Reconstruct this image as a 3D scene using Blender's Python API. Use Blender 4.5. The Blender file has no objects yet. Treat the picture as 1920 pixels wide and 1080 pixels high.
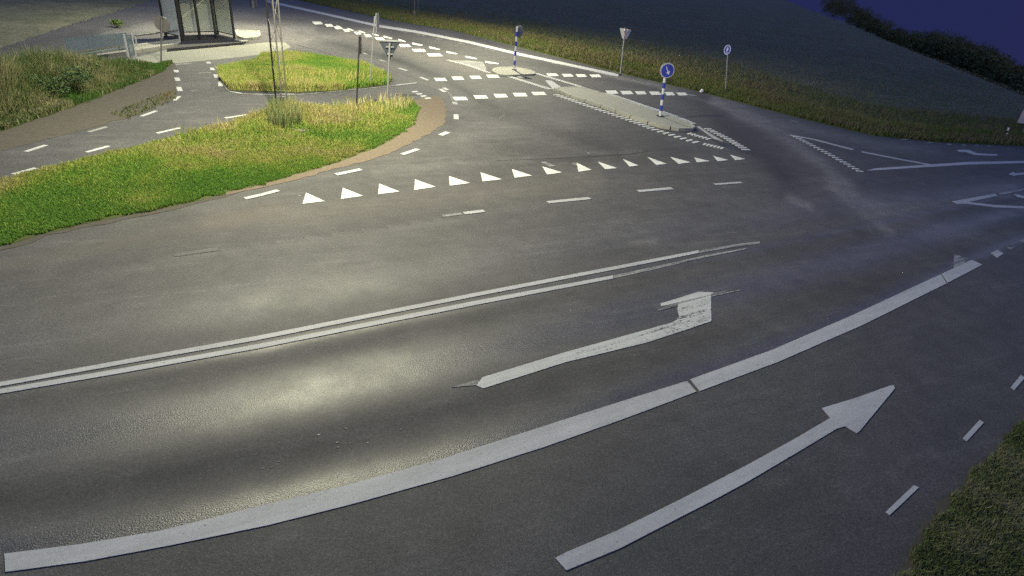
import bpy, math, random
import numpy as np
from mathutils import Vector, Matrix
from mathutils.geometry import tessellate_polygon

R = math.radians
random.seed(7)
rng = np.random.default_rng(11)
sc = bpy.context.scene
col = sc.collection

# ------------------------------------------------------------------ camera
CAM_H, FPX, PITCH, ROLL = 5.0, 1100.0, R(28.6), R(6.0)
F = np.array([0, math.cos(PITCH), -math.sin(PITCH)])
U0 = np.array([0, math.sin(PITCH), math.cos(PITCH)])
X0 = np.array([1.0, 0, 0])
RIGHT = math.cos(ROLL) * X0 + math.sin(ROLL) * U0
UP = -math.sin(ROLL) * X0 + math.cos(ROLL) * U0
CP = np.array([0, 0, CAM_H])
cd = bpy.data.cameras.new('camera'); cam = bpy.data.objects.new('camera', cd); col.objects.link(cam)
cd.sensor_width = 36; cd.lens = FPX / 1920 * 36; cd.clip_start = .1; cd.clip_end = 6000
m = Matrix(((RIGHT[0], UP[0], -F[0], 0), (RIGHT[1], UP[1], -F[1], 0), (RIGHT[2], UP[2], -F[2], CAM_H), (0, 0, 0, 1)))
cam.matrix_world = m
sc.camera = cam

# ------------------------------------------------------------------ sky and exposure (dusk, the sun is below the horizon)
w = bpy.data.worlds.new('World'); sc.world = w; w.use_nodes = True
nt = w.node_tree; nt.nodes.clear()
out = nt.nodes.new('ShaderNodeOutputWorld'); bg = nt.nodes.new('ShaderNodeBackground')
sky = nt.nodes.new('ShaderNodeTexSky'); sky.sky_type = 'NISHITA'; sky.sun_disc = False
sky.sun_elevation = R(-1.2); sky.sun_rotation = R(190); sky.altitude = 100; sky.ozone_density = 3.0
sky.air_density = 1.0; sky.dust_density = 1.0
tc = nt.nodes.new('ShaderNodeTexCoord'); sx = nt.nodes.new('ShaderNodeSeparateXYZ'); cx = nt.nodes.new('ShaderNodeCombineXYZ')
mx = nt.nodes.new('ShaderNodeMath'); mx.operation = 'MAXIMUM'; mx.inputs[1].default_value = 0.02
nt.links.new(tc.outputs['Generated'], sx.inputs[0])
nt.links.new(sx.outputs[0], cx.inputs[0]); nt.links.new(sx.outputs[1], cx.inputs[1])
nt.links.new(sx.outputs[2], mx.inputs[0]); nt.links.new(mx.outputs[0], cx.inputs[2])
nt.links.new(cx.outputs[0], sky.inputs[0])
sm = nt.nodes.new('ShaderNodeMix'); sm.data_type = 'RGBA'; sm.blend_type = 'MULTIPLY'; sm.inputs[0].default_value = 1; sm.inputs[7].default_value = (1.22, 1.0, .86, 1)
nt.links.new(sky.outputs[0], sm.inputs[6])
sa = nt.nodes.new('ShaderNodeMix'); sa.data_type = 'RGBA'; sa.blend_type = 'ADD'; sa.inputs[0].default_value = 1; sa.inputs[7].default_value = (.0068, .0090, .035, 1)   # the even blue of the late dusk sky
nt.links.new(sm.outputs[2], sa.inputs[6]); nt.links.new(sa.outputs[2], bg.inputs[0]); bg.inputs[1].default_value = 0.15
nt.links.new(bg.outputs[0], out.inputs[0])
sc.view_settings.view_transform = 'Standard'; sc.view_settings.look = 'None'
sc.view_settings.exposure = 4.0; sc.view_settings.gamma = 1
sc.cycles.max_bounces = 6
sc.cycles.use_denoising = False
LAMP_W = 42.0

# ------------------------------------------------------------------ pixel of the photograph <-> place
def ray(px, py):
    d = F * FPX + RIGHT * (px - 960) + UP * (540 - py)
    return d / np.linalg.norm(d)
def g(px, py, z=0.0):
    d = ray(px, py); t = (z - CAM_H) / d[2]
    return CP + d * t
def gv(px, py, z=0.0):
    px = np.asarray(px, float); py = np.asarray(py, float)
    d = F[None] * FPX + RIGHT[None] * (px[:, None] - 960) + UP[None] * (540 - py[:, None])
    t = (z - CAM_H) / d[:, 2]
    return CP[None] + d * t[:, None]
def G(pts, z=0.0): return [tuple(g(x, y, z)) for x, y in pts]
def above(base, px, py):
    """the point over/near base, at base's distance, seen at the pixel (used for tilted posts)"""
    n = np.array([base[0], base[1], 0.0]); n /= np.linalg.norm(n)
    d = ray(px, py); t = np.dot(np.array(base) - CP, n) / np.dot(d, n)
    return CP + d * t
def project(p):
    v = np.array(p) - CP
    return 960 + FPX * v.dot(RIGHT) / v.dot(F), 540 - FPX * v.dot(UP) / v.dot(F)

# ------------------------------------------------------------------ objects
WL = {}
def tag(o, label=None, cat=None, group=None, kind=None):
    if label: o['label'] = label
    if cat: o['category'] = cat
    if group: o['group'] = group
    if kind: o['kind'] = kind
    return o
def root(name, base, label, cat, group=None):
    o = bpy.data.objects.new(name, None); col.objects.link(o); o.empty_display_size = .2
    o.location = tuple(base); WL[o.name] = np.array(base, float)
    return tag(o, label, cat, group)
def mesh(name, verts, faces, mat, parent=None, smooth=False, kind=None, loc=None):
    verts = np.asarray(verts, float).reshape(-1, 3)
    off = WL[parent.name] if parent is not None else (np.array(loc, float) if loc is not None else np.zeros(3))
    me = bpy.data.meshes.new(name)
    me.from_pydata((verts - off).tolist(), [], [tuple(int(i) for i in f) for f in faces])
    me.materials.append(mat)
    if smooth: me.shade_smooth()
    me.update()
    o = bpy.data.objects.new(name, me); col.objects.link(o)
    if parent is not None: o.parent = parent
    elif loc is not None: o.location = tuple(loc)
    WL[o.name] = off.copy()
    if kind: o['kind'] = kind
    return o
class MB:
    def __init__(s): s.v = []; s.f = []
    def add(s, v, f):
        n = len(s.v); s.v += [tuple(p) for p in v]; s.f += [tuple(i + n for i in q) for q in f]
    def box(s, c, sx_, sy_, sz, ax=(1, 0, 0), up=(0, 0, 1)):
        ax = np.array(ax, float); ax /= np.linalg.norm(ax); up = np.array(up, float)
        ay = np.cross(up, ax); ay /= np.linalg.norm(ay); az = np.cross(ax, ay); c = np.array(c, float)
        v = [c + ax * (i * sx_ / 2) + ay * (j * sy_ / 2) + az * (k * sz / 2) for k in (-1, 1) for j in (-1, 1) for i in (-1, 1)]
        s.add(v, [(0, 2, 3, 1), (4, 5, 7, 6), (0, 1, 5, 4), (2, 6, 7, 3), (0, 4, 6, 2), (1, 3, 7, 5)])
    def tube(s, a, b, r0, r1=None, n=10, cap=True):
        a = np.array(a, float); b = np.array(b, float); r1 = r0 if r1 is None else r1
        d = b - a; d /= np.linalg.norm(d); h = np.array([1., 0, 0]) if abs(d[0]) < .9 else np.array([0, 1., 0])
        x = np.cross(d, h); x /= np.linalg.norm(x); y = np.cross(d, x)
        v = [p + (x * math.cos(2 * math.pi * k / n) + y * math.sin(2 * math.pi * k / n)) * r for p, r in ((a, r0), (b, r1)) for k in range(n)]
        f = [(k, (k + 1) % n, n + (k + 1) % n, n + k) for k in range(n)]
        if cap: f += [tuple(range(n))[::-1], tuple(range(n, 2 * n))]
        s.add(v, f)
    def prism(s, poly, z0, z1):
        n = len(poly)
        ar = sum(poly[i][0] * poly[(i + 1) % n][1] - poly[(i + 1) % n][0] * poly[i][1] for i in range(n))
        if ar < 0: poly = poly[::-1]
        v = [(p[0], p[1], z0) for p in poly] + [(p[0], p[1], z1) for p in poly]
        f = [(i, (i + 1) % n, n + (i + 1) % n, n + i) for i in range(n)]
        for t in tessellate_polygon([[Vector((p[0], p[1], 0)) for p in poly]]):
            a, b, c = t
            cr = (poly[b][0] - poly[a][0]) * (poly[c][1] - poly[a][1]) - (poly[b][1] - poly[a][1]) * (poly[c][0] - poly[a][0])
            if cr < 0: b, c = c, b
            f.append((n + a, n + b, n + c))
        s.add(v, f)
    def slab(s, poly, nrm, th):
        """flat outline (3-D points) extruded along nrm"""
        nrm = np.array(nrm, float); n = len(poly); P = [np.array(p, float) for p in poly]
        v = [p - nrm * th / 2 for p in P] + [p + nrm * th / 2 for p in P]
        f = [(i, (i + 1) % n, n + (i + 1) % n, n + i) for i in range(n)] + [tuple(range(n))[::-1], tuple(range(n, 2 * n))]
        s.add(v, f)
    def build(s, name, mat, parent=None, smooth=False, kind=None, loc=None):
        return mesh(name, s.v, s.f, mat, parent, smooth, kind, loc)

# ------------------------------------------------------------------ materials
def new_mat(name):
    mt = bpy.data.materials.new(name); mt.use_nodes = True
    nt = mt.node_tree; b = nt.nodes['Principled BSDF']
    return mt, nt, b
def N(nt, kind, **kw):
    n = nt.nodes.new(kind)
    for k, v in kw.items():
        if k.startswith('i_'): n.inputs[k[2:].replace('_', ' ')].default_value = v
        else: setattr(n, k, v)
    return n
def mapping(nt, scale=(1, 1, 1), rot=0):
    t = nt.nodes.new('ShaderNodeTexCoord'); mp = nt.nodes.new('ShaderNodeMapping')
    if rot: mp.vector_type = 'TEXTURE'; scale = tuple(1 / q for q in scale); rot = -rot
    mp.inputs['Scale'].default_value = scale; mp.inputs['Rotation'].default_value = (0, 0, rot)
    nt.links.new(t.outputs['Object'], mp.inputs[0]); return mp.outputs[0]
def noise(nt, vec, scale, detail=4, rough=.6):
    n = N(nt, 'ShaderNodeTexNoise'); n.inputs['Scale'].default_value = scale; n.inputs['Detail'].default_value = detail
    n.inputs['Roughness'].default_value = rough; nt.links.new(vec, n.inputs['Vector']); return n.outputs['Fac']
def ramp(nt, fac, stops):
    r = nt.nodes.new('ShaderNodeValToRGB'); e = r.color_ramp.elements
    while len(e) < len(stops): e.new(.5)
    for k, (p, c) in enumerate(stops):
        e[k].position = p; e[k].color = (c, c, c, 1) if not hasattr(c, '__len__') else (*c, 1)
    nt.links.new(fac, r.inputs[0]); return r.outputs[0]
def mathn(nt, op, a, b=None, clamp=False):
    n = nt.nodes.new('ShaderNodeMath'); n.operation = op; n.use_clamp = clamp
    for i, x in enumerate((a, b)):
        if x is None: continue
        if isinstance(x, (int, float)): n.inputs[i].default_value = x
        else: nt.links.new(x, n.inputs[i])
    return n.outputs[0]
def mixc(nt, fac, a, b, mode='MIX'):
    n = nt.nodes.new('ShaderNodeMix'); n.data_type = 'RGBA'; n.blend_type = mode
    if isinstance(fac, (int, float)): n.inputs[0].default_value = fac
    else: nt.links.new(fac, n.inputs[0])
    for i, x in ((6, a), (7, b)):
        if isinstance(x, (tuple, list)): n.inputs[i].default_value = (*x[:3], 1)
        else: nt.links.new(x, n.inputs[i])
    return n.outputs[2]
def bump(nt, b, h, strength, dist=.01):
    n = nt.nodes.new('ShaderNodeBump'); n.inputs['Strength'].default_value = strength; n.inputs['Distance'].default_value = dist
    nt.links.new(h, n.inputs['Height']); nt.links.new(n.outputs[0], b.inputs['Normal'])
def simple(name, c, rough=.6, var=.25, scale=6, metal=0, spec=.5, bmp=0):
    mt, nt, b = new_mat(name)
    v = mapping(nt); f = noise(nt, v, scale)
    cc = mixc(nt, f, tuple(x * (1 - var) for x in c), tuple(min(1, x * (1 + var)) for x in c))
    nt.links.new(cc, b.inputs['Base Color']); b.inputs['Roughness'].default_value = rough
    b.inputs['Metallic'].default_value = metal; b.inputs['Specular IOR Level'].default_value = spec
    if bmp: bump(nt, b, noise(nt, v, scale * 6), bmp)
    return mt

_a, _b = g(200, 690), g(1200, 493); LANE_A = math.atan2(_b[1] - _a[1], _b[0] - _a[0])
def asphalt_mat(name, tint, attr=True, rot=-LANE_A):
    mt, nt, b = new_mat(name)
    v = mapping(nt)
    grit = noise(nt, v, 55, 2, .7); grit2 = noise(nt, v, 22, 3, .7); big = noise(nt, v, .35, 5, .6)
    vs = mapping(nt, (.35, 2.6, 1), rot); streak = noise(nt, vs, 1.0, 4, .6)
    mid = noise(nt, v, 2.2, 4, .65)
    if attr:
        a1 = N(nt, 'ShaderNodeAttribute', attribute_name='wear_and_light'); a2 = N(nt, 'ShaderNodeAttribute', attribute_name='polish')
        a3 = N(nt, 'ShaderNodeAttribute', attribute_name='coarse'); a4 = N(nt, 'ShaderNodeAttribute', attribute_name='dirt')
        wear_and_light, pol, coarse, dirt = a1.outputs['Fac'], a2.outputs['Fac'], a3.outputs['Fac'], a4.outputs['Fac']
    k = ramp(nt, grit, [(.3, .5), (.5, .95), (.68, 1.6)])
    k2 = ramp(nt, grit2, [(.28, .58), (.5, 1.0), (.72, 1.48)])
    k3 = ramp(nt, big, [(.3, .78), (.7, 1.20)]); k4 = ramp(nt, streak, [(.3, .86), (.7, 1.15)]); k5 = ramp(nt, mid, [(.3, .78), (.7, 1.2)])
    c = mixc(nt, 1.0, tint, k, 'MULTIPLY')
    k6 = ramp(nt, noise(nt, v, .9, 6, .75), [(.56, 1.), (.66, .80)]); k7 = ramp(nt, noise(nt, mapping(nt, (.5, 5, 1), rot + .12), .9, 5, .7), [(.54, 1.), (.68, 1.38)])
    for q in (k2, k3, k4, k5, k6, k7): c = mixc(nt, 1.0, c, q, 'MULTIPLY')
    if attr:
        # wear is stored around .5 = unchanged
        wc = mathn(nt, 'MULTIPLY', wear_and_light, 2.0)
        comb = nt.nodes.new('ShaderNodeCombineXYZ')
        for i in range(3): nt.links.new(wc, comb.inputs[i])
        c = mixc(nt, 1.0, c, comb.outputs[0], 'MULTIPLY')
        c = mixc(nt, dirt, c, (.070, .056, .040))
        # pale stones of the coarse surfacing
        sp = noise(nt, v, 62, 1, .5); spm = ramp(nt, sp, [(.60, 0.), (.70, 1.)])
        c = mixc(nt, mathn(nt, 'MULTIPLY', mathn(nt, 'MULTIPLY', spm, coarse), .75), c, (.11, .11, .105))
        pn = ramp(nt, noise(nt, v, 1.3, 4, .65), [(.3, .84), (.7, 1.12)])
        r = mathn(nt, 'SUBTRACT', .92, mathn(nt, 'MULTIPLY', mathn(nt, 'MULTIPLY', pol, pn), .62))
        nt.links.new(r, b.inputs['Roughness'])
        h = mathn(nt, 'MULTIPLY', mathn(nt, 'ADD', mathn(nt, 'MULTIPLY', noise(nt, v, 130, 2, .6), .6), sp), mathn(nt, 'ADD', .2, mathn(nt, 'MULTIPLY', coarse, 1.0)))
        bump(nt, b, h, .55, .006)
    else:
        b.inputs['Roughness'].default_value = .85; bump(nt, b, grit2, .3)
    nt.links.new(c, b.inputs['Base Color']); b.inputs['Specular IOR Level'].default_value = .5
    return mt

def paint_mat(name, c, wear_lo, wear_hi, rot=-LANE_A, stretch=(.6, 7, 1), scale=1.6):
    mt, nt, b = new_mat(name)
    v = mapping(nt); vs = mapping(nt, stretch, rot)
    n1 = noise(nt, vs, scale, 5, .7); n2 = noise(nt, v, 16, 4, .7)
    f = ramp(nt, mathn(nt, 'ADD', mathn(nt, 'MULTIPLY', n1, .65), mathn(nt, 'MULTIPLY', n2, .35)), [(wear_lo, 1.), (wear_hi, 0.)])
    tone = mixc(nt, noise(nt, v, 2.5, 5, .7), tuple(x * .72 for x in c), c)
    tone = mixc(nt, 1.0, tone, ramp(nt, noise(nt, vs, .8, 5, .7), [(.35, .86), (.6, 1.04)]), 'MULTIPLY')
    fine = ramp(nt, noise(nt, v, 60, 2, .6), [(.3, .86), (.6, 1.0)])
    tone = mixc(nt, 1.0, tone, fine, 'MULTIPLY')
    f = mathn(nt, 'MAXIMUM', f, ramp(nt, noise(nt, v, 26, 3, .6), [(.66, 0.), (.72, .8)]))
    nt.links.new(mixc(nt, f, tone, (.042, .040, .039)), b.inputs['Base Color'])
    b.inputs['Roughness'].default_value = .65; b.inputs['Specular IOR Level'].default_value = .35
    bump(nt, b, n2, .25)
    return mt

def attr_mat(name, attr, rough=.7, trans=0.0):
    mt, nt, b = new_mat(name)
    a = N(nt, 'ShaderNodeAttribute', attribute_name=attr)
    nt.links.new(a.outputs['Color'], b.inputs['Base Color']); b.inputs['Roughness'].default_value = rough
    b.inputs['Specular IOR Level'].default_value = .2
    if trans:
        tl = nt.nodes.new('ShaderNodeBsdfTranslucent'); nt.links.new(a.outputs['Color'], tl.inputs[0]); ms = nt.nodes.new('ShaderNodeMixShader'); ms.inputs[0].default_value = trans
        nt.links.new(b.outputs[0], ms.inputs[1]); nt.links.new(tl.outputs[0], ms.inputs[2]); nt.links.new(ms.outputs[0], nt.nodes['Material Output'].inputs[0])
    return mt

_a, _b = g(905, 714), g(1262, 605); ARROW_A = math.atan2(_b[1] - _a[1], _b[0] - _a[0])
M = {}
M['asphalt'] = asphalt_mat('asphalt', (.044, .0415, .040))
M['path'] = asphalt_mat('path_asphalt', (.036, .0345, .035), attr=False)
M['dirt'] = simple('brown_gravel', (.105, .083, .060), .95, .35, 9, bmp=.5, spec=.2)
M['dirt_dark'] = simple('brown_grit', (.056, .050, .041), .95, .35, 5, bmp=.5, spec=.2)
M['paint'] = paint_mat('road_paint', (.36, .36, .355), .30, .36)
M['paint_dim'] = paint_mat('dim_road_paint', (.22, .22, .20), .32, .42)
M['paint_lit'] = paint_mat('lit_road_paint', (.58, .58, .53), .28, .34)  # paler than the near lines: the junction's stronger lamp light put into the paint
M['paint_worn'] = paint_mat('worn_road_paint', (.30, .30, .285), .40, .60)
M['paint_faint'] = paint_mat('faint_road_paint', (.075, .073, .068), .45, .62)
M['paint_arrow'] = paint_mat('scuffed_arrow_paint', (.42, .42, .40), .39, .455, rot=-ARROW_A, stretch=(.35, 12, 1), scale=1.0)
M['concrete'] = simple('pale_concrete', (.21, .205, .165), .85, .18, 3, bmp=.3)
M['kerb'] = simple('kerb_stone', (.25, .245, .20), .85, .2, 4, bmp=.3)
M['apron'] = simple('pale_worn_asphalt', (.16, .16, .125), .85, .25, .6, bmp=.3)
M['soil'] = simple('grassy_soil', (.050, .062, .020), .95, .5, 3, bmp=.6, spec=.1)
M['galv'] = simple('galvanised_steel', (.36, .37, .36), .45, .12, 5, metal=.5)
M['dark_steel'] = simple('dark_steel', (.035, .035, .034), .5, .3, 5, metal=.3)
M['weathered'] = simple('weathered_steel', (.13, .125, .11), .6, .3, 5, metal=.3)
M['soil_dark'] = simple('weedy_soil', (.030, .040, .015), .95, .5, 3, bmp=.6, spec=.1)
M['black'] = simple('black_plastic', (.012, .012, .013), .4, .2, 5)
M['blue'] = simple('sign_blue', (.022, .045, .30), .4, .1, 5)
M['white'] = simple('sign_white', (.52, .52, .51), .4, .06, 5)
M['yellow'] = simple('sign_yellow', (.62, .45, .05), .4, .06, 5)
M['red'] = simple('sign_red', (.45, .03, .03), .4, .06, 5)
M['signback'] = simple('sign_back_grey', (.33, .34, .34), .5, .1, 4, metal=.2)
M['signback_dark'] = simple('sign_back_slate', (.05, .06, .075), .5, .15, 4)
M['floor_dark'] = simple('dark_shelter_floor', (.016, .015, .018), .85, .25, 3, bmp=.3)
M['wood'] = simple('bench_wood', (.12, .08, .05), .6, .3, 8)
M['stone'] = simple('field_stone', (.12, .10, .075), .9, .3, 5, bmp=.5)

def glass_mat(name, tint, alpha):
    mt, nt, b = new_mat(name)
    b.inputs['Base Color'].default_value = (*tint, 1); b.inputs['Roughness'].default_value = .12
    tr = nt.nodes.new('ShaderNodeBsdfTransparent'); tr.inputs[0].default_value = (.86, .9, .9, 1)
    ms = nt.nodes.new('ShaderNodeMixShader')
    f = ramp(nt, noise(nt, mapping(nt), 1.5), [(.3, alpha * .8), (.7, alpha * 1.15)])
    nt.links.new(f, ms.inputs[0]); nt.links.new(tr.outputs[0], ms.inputs[1]); nt.links.new(b.outputs[0], ms.inputs[2])
    nt.links.new(ms.outputs[0], nt.nodes['Material Output'].inputs[0])
    return mt
M['glass'] = glass_mat('shelter_glass', (.60, .62, .50), .50)
M['glass_blue'] = glass_mat('bluish_glass', (.10, .13, .17), .45)

# field / terrain
def field_mat():
    mt, nt, b = new_mat('stubble_field')
    v = mapping(nt); n1 = noise(nt, v, .12, 6, .65); n2 = noise(nt, v, 2.5, 5, .75); n3 = noise(nt, v, .6, 4, .6)
    c = mixc(nt, ramp(nt, n1, [(.35, 0.), (.65, 1.)]), (.090, .094, .066), (.122, .118, .086))
    c = mixc(nt, 1.0, c, ramp(nt, n2, [(.3, .75), (.7, 1.25)]), 'MULTIPLY')
    c = mixc(nt, 1.0, c, ramp(nt, n3, [(.3, .8), (.7, 1.2)]), 'MULTIPLY')
    nt.links.new(c, b.inputs['Base Color']); b.inputs['Roughness'].default_value = 1; b.inputs['Specular IOR Level'].default_value = .05
    bump(nt, b, n2, .8, .1)
    return mt
M['field'] = field_mat()

# ------------------------------------------------------------------ terrain: flat by the roads, falling away past the field's edge at the right
E0 = g(1650, 72)[:2]; E1 = g(1920, 181)[:2]
ed = (E1 - E0) / np.linalg.norm(E1 - E0); en = np.array([-ed[1], ed[0]])
if np.dot(en, -E0) > 0: en = -en                                   # en points away from the camera
def past_edge(x, y): return (x - E0[0]) * en[0] + (y - E0[1]) * en[1]
def terrain_z(x, y):
    s = past_edge(x, y)
    al = (x - E0[0]) * ed[0] + (y - E0[1]) * ed[1]
    d = np.clip(s, 0, None)
    fall = 14 * (1 - np.exp(-(d / 30.0) ** 1.3))
    return -.06 - fall - .36 * np.clip(s - 62, 0, None)
def axis(lo, hi, step, far, k=1.16):
    a = list(np.arange(lo, hi, step)); s = step; x = hi
    while x < far: a.append(x); s *= k; x += s
    a.append(far); s = step; x = lo - step
    while x > -far: a.insert(0, x); s *= k; x -= s
    a.insert(0, -far); return np.array(a)
ax_, ay_ = axis(-60, 160, 2.0, 2500), axis(-20, 200, 2.0, 2500)
XX, YY = np.meshgrid(ax_, ay_); ZZ = terrain_z(XX, YY)
nx, ny = len(ax_), len(ay_)
idx = np.arange(nx * ny).reshape(ny, nx)
fc = np.stack([idx[:-1, :-1], idx[:-1, 1:], idx[1:, 1:], idx[1:, :-1]], -1).reshape(-1, 4)
ground = mesh('ground', np.stack([XX, YY, ZZ], -1).reshape(-1, 3), fc, M['field'], kind='structure', smooth=True)

# ------------------------------------------------------------------ the road surface, one fine sheet with its wear stored per vertex
STEP = 7
pxs = np.arange(-500, 2700, STEP); pys_all = []
def horizon_y(x): return 540 - 600 / math.cos(ROLL) + (x - 960) * math.tan(ROLL)
def seg_dist(PX, PY, poly, ax=1.0, ay=1.0):
    best = np.full(PX.shape, 1e9)
    for (x0, y0), (x1, y1) in zip(poly[:-1], poly[1:]):
        dx, dy = (x1 - x0) * ax, (y1 - y0) * ay
        t = np.clip(((PX - x0) * ax * dx + (PY - y0) * ay * dy) / (dx * dx + dy * dy + 1e-9), 0, 1)
        best = np.minimum(best, np.hypot((PX - x0) * ax - dx * t, (PY - y0) * ay - dy * t))
    return best
def inpoly(PX, PY, poly):
    c = np.zeros(PX.shape, bool); n = len(poly)
    for i in range(n):
        x0, y0 = poly[i][:2]; x1, y1 = poly[(i + 1) % n][:2]
        if y0 == y1: continue
        c ^= ((PY > min(y0, y1)) & (PY <= max(y0, y1)) & (PX < (x1 - x0) * (PY - y0) / (y1 - y0) + x0))
    return c
ROAD = [(-500, 1500), (-500, 200), (-100, 124), (0, 94), (150, 44), (300, 0), (300, -50), (560, 2), (740, 40), (850, 58),
        (1000, 96), (1180, 142), (1310, 172), (1400, 196), (1500, 222), (1640, 254), (1760, 266), (1920, 274), (2300, 292), (2700, 330),
        (2700, 420), (2150, 560), (1920, 790), (1780, 930), (1680, 1080), (1560, 1300), (1500, 1500)]
px_c = np.arange(-500, 2701, STEP); py_c = np.concatenate([np.arange(-52, 300, 3.5), np.arange(300, 1500, STEP)])
PX, PY = np.meshgrid(px_c.astype(float), py_c)
keep = (PY > horizon_y(0) + (PX) * math.tan(ROLL) + 30)
inside = inpoly(PX, PY, ROAD)
DBL = [(-500, 800), (0, 724), (480, 640), (900, 556), (1200, 495), (1415, 458), (1700, 400), (2000, 345), (2700, 300)]
WIDE = [(-500, 1110), (0, 1055), (160, 1036), (320, 1008), (500, 968), (660, 928), (850, 876), (1020, 822), (1170, 771), (1300, 722), (1460, 667), (1620, 599), (1830, 492), (1900, 462), (2700, 200)]
FARL = [(-500, 640), (0, 545), (325, 480), (700, 430), (1030, 378), (1230, 356), (1390, 343), (1600, 330), (2700, 330)]
NEAR = [(-500, 1900), (900, 1500), (1560, 1300), (1680, 1080), (1780, 930), (1920, 790), (2150, 560), (2700, 420)]
def yat(poly, X): return np.interp(X, [p[0] for p in poly], [p[1] for p in poly])
yD, yW, yF = yat(DBL, PX), yat(WIDE, PX), yat(FARL, PX)
def bell(v, c, w): return np.exp(-((v - c) / w) ** 2)
wear_and_light = np.full(PX.shape, .50); pol = np.full(PX.shape, .30); coarse = np.full(PX.shape, .30); dirt = np.zeros(PX.shape)
# lane between the double line and the broad line
v = (PY - yD) / (yW - yD + 1e-6); L2 = (v > 0) & (v < 1)
wear_and_light = np.where(L2, .46 - .07 * bell(v, .13, .06) - .06 * bell(v, .66, .13) + .05 * bell(v, .35, .1), wear_and_light)
pol = np.where(L2, .26 + .40 * bell(v, .04, .03) - .12 * bell(v, .13, .05) + .46 * bell(v, .34, .14) - .20 * bell(v, .64, .10) + .56 * bell(v, .92, .10), pol)
coarse = np.where(L2, .25 + .5 * bell(v, .35, .12) - .2 * bell(v, .65, .12) + .7 * bell(v, .93, .1), coarse)
# lane under the broad line
L3 = PY > yW
wear_and_light = np.where(L3, .43, wear_and_light); coarse = np.where(L3, .75, coarse); pol = np.where(L3, .22, pol)
# far lane
v = (PY - yF) / (yD - yF + 1e-6); L1 = (v > 0) & (v < 1)
wear_and_light = np.where(L1, .48 - .05 * bell(v, .15, .12) + .05 * bell(v, .5, .15) - .04 * bell(v, .75, .1), wear_and_light)
coarse = np.where(L1, .55, coarse); pol = np.where(L1, .28 + .2 * bell(v, .6, .2), pol)
# the side road's mouth: older, paler
L0 = PY < yF
pol = np.where(L0, .16, pol); wear_and_light = np.where(L0, .44, wear_and_light); coarse = np.where(L0, .15, coarse)
def track(poly, width, dw=0., dd=0., dp=0., ay=1.0):
    global wear_and_light, dirt, pol
    k = np.exp(-(seg_dist(PX, PY, poly, 1.0, ay) / width) ** 2)
    wear_and_light = wear_and_light + (3.2 if dw > 0 and width < 23 else 2.0) * dw * k; dirt = np.clip(dirt + dd * k, 0, 1); pol = pol + dp * k
# polished and stained tyre tracks through the junction, then lamp-lit road by the shelter
track([(1340, 188), (1410, 222), (1480, 262), (1540, 308), (1585, 352)], 12, .16); track([(1585, 352), (1600, 385), (1640, 405)], 18, .10); track([(1350, 235), (1420, 290), (1470, 330)], 14, -.05)
track([(1380, 215), (1500, 240), (1640, 270), (1760, 285)], 9, .10)
track([(1560, 345), (1620, 385), (1720, 385), (1900, 350)], 14, .12)
track([(1640, 400), (1780, 440), (1900, 450)], 22, .08)
track([(1480, 372), (1518, 388)], 7, .18); track([(1650, 425), (1672, 437)], 7, .16)
track([(1320, 190), (1440, 290), (1480, 340)], 26, -.10)
track([(840, 230), (960, 280), (1100, 300)], 14, -.08); track([(900, 200), (1020, 240), (1160, 285)], 12, -.09)
track([(950, 215), (1100, 255), (1280, 290)], 16, -.05); track([(870, 250), (960, 235), (1060, 230)], 22, .07)
track([(700, 322), (900, 305), (1200, 284)], 5, .07); track([(1000, 300), (1160, 290)], 6, -.09)
track([(560, 62), (640, 85), (760, 118), (860, 165), (930, 200)], 6, -.12); track([(720, 105), (850, 150), (900, 190)], 7, -.10)
track([(740, 70), (900, 105), (1020, 122), (1150, 150), (1330, 190)], 7, -.09)
track([(1130, 140), (1230, 160), (1400, 215)], 4, .12); track([(860, 66), (1000, 100), (1150, 135)], 4, -.08)
track([(0, 620), (300, 560), (700, 480)], 26, .02); track([(0, 500), (300, 440), (520, 390)], 14, .0, .25)
track([(400, 415), (600, 400), (800, 375), (1100, 340)], 22, .04, .25)
track([(1400, 470), (1600, 450), (1800, 470)], 24, -.03); track([(1180, 455), (1230, 452)], 6, .10)
track([(200, 60), (330, 40), (500, 20)], 10, .06, .0); track([(640, 60), (800, 110), (900, 135)], 7, .05, .3)
track([(0, 90), (130, 70), (240, 50)], 8, -.1)
track([(520, 84), (600, 72), (700, 62)], 10, .12); track([(200, 68), (330, 52), (460, 52), (580, 56)], 14, .14)  # apron fading out, then lamp light on the road behind the shelter, as colour
K = inside & keep
ids = np.full(PX.shape, -1)
cell = K[:-1, :-1] | K[:-1, 1:] | K[1:, :-1] | K[1:, 1:]
cell &= keep[:-1, :-1] & keep[:-1, 1:]
use = np.zeros(PX.shape, bool)
use[:-1, :-1] |= cell; use[:-1, 1:] |= cell; use[1:, :-1] |= cell; use[1:, 1:] |= cell
ids[use] = np.arange(use.sum())
P3 = gv(PX[use], PY[use], 0.0)
fr = np.stack([ids[:-1, :-1][cell], ids[1:, :-1][cell], ids[1:, 1:][cell], ids[:-1, 1:][cell]], -1)
road = mesh('road', P3, fr, M['asphalt'], kind='structure')
for nm, arr in (('wear_and_light', wear_and_light), ('polish', pol), ('coarse', coarse), ('dirt', dirt)):
    at = road.data.attributes.new(nm, 'FLOAT', 'POINT'); at.data.foreach_set('value', np.clip(arr[use], 0, 1).astype(np.float32))

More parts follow.
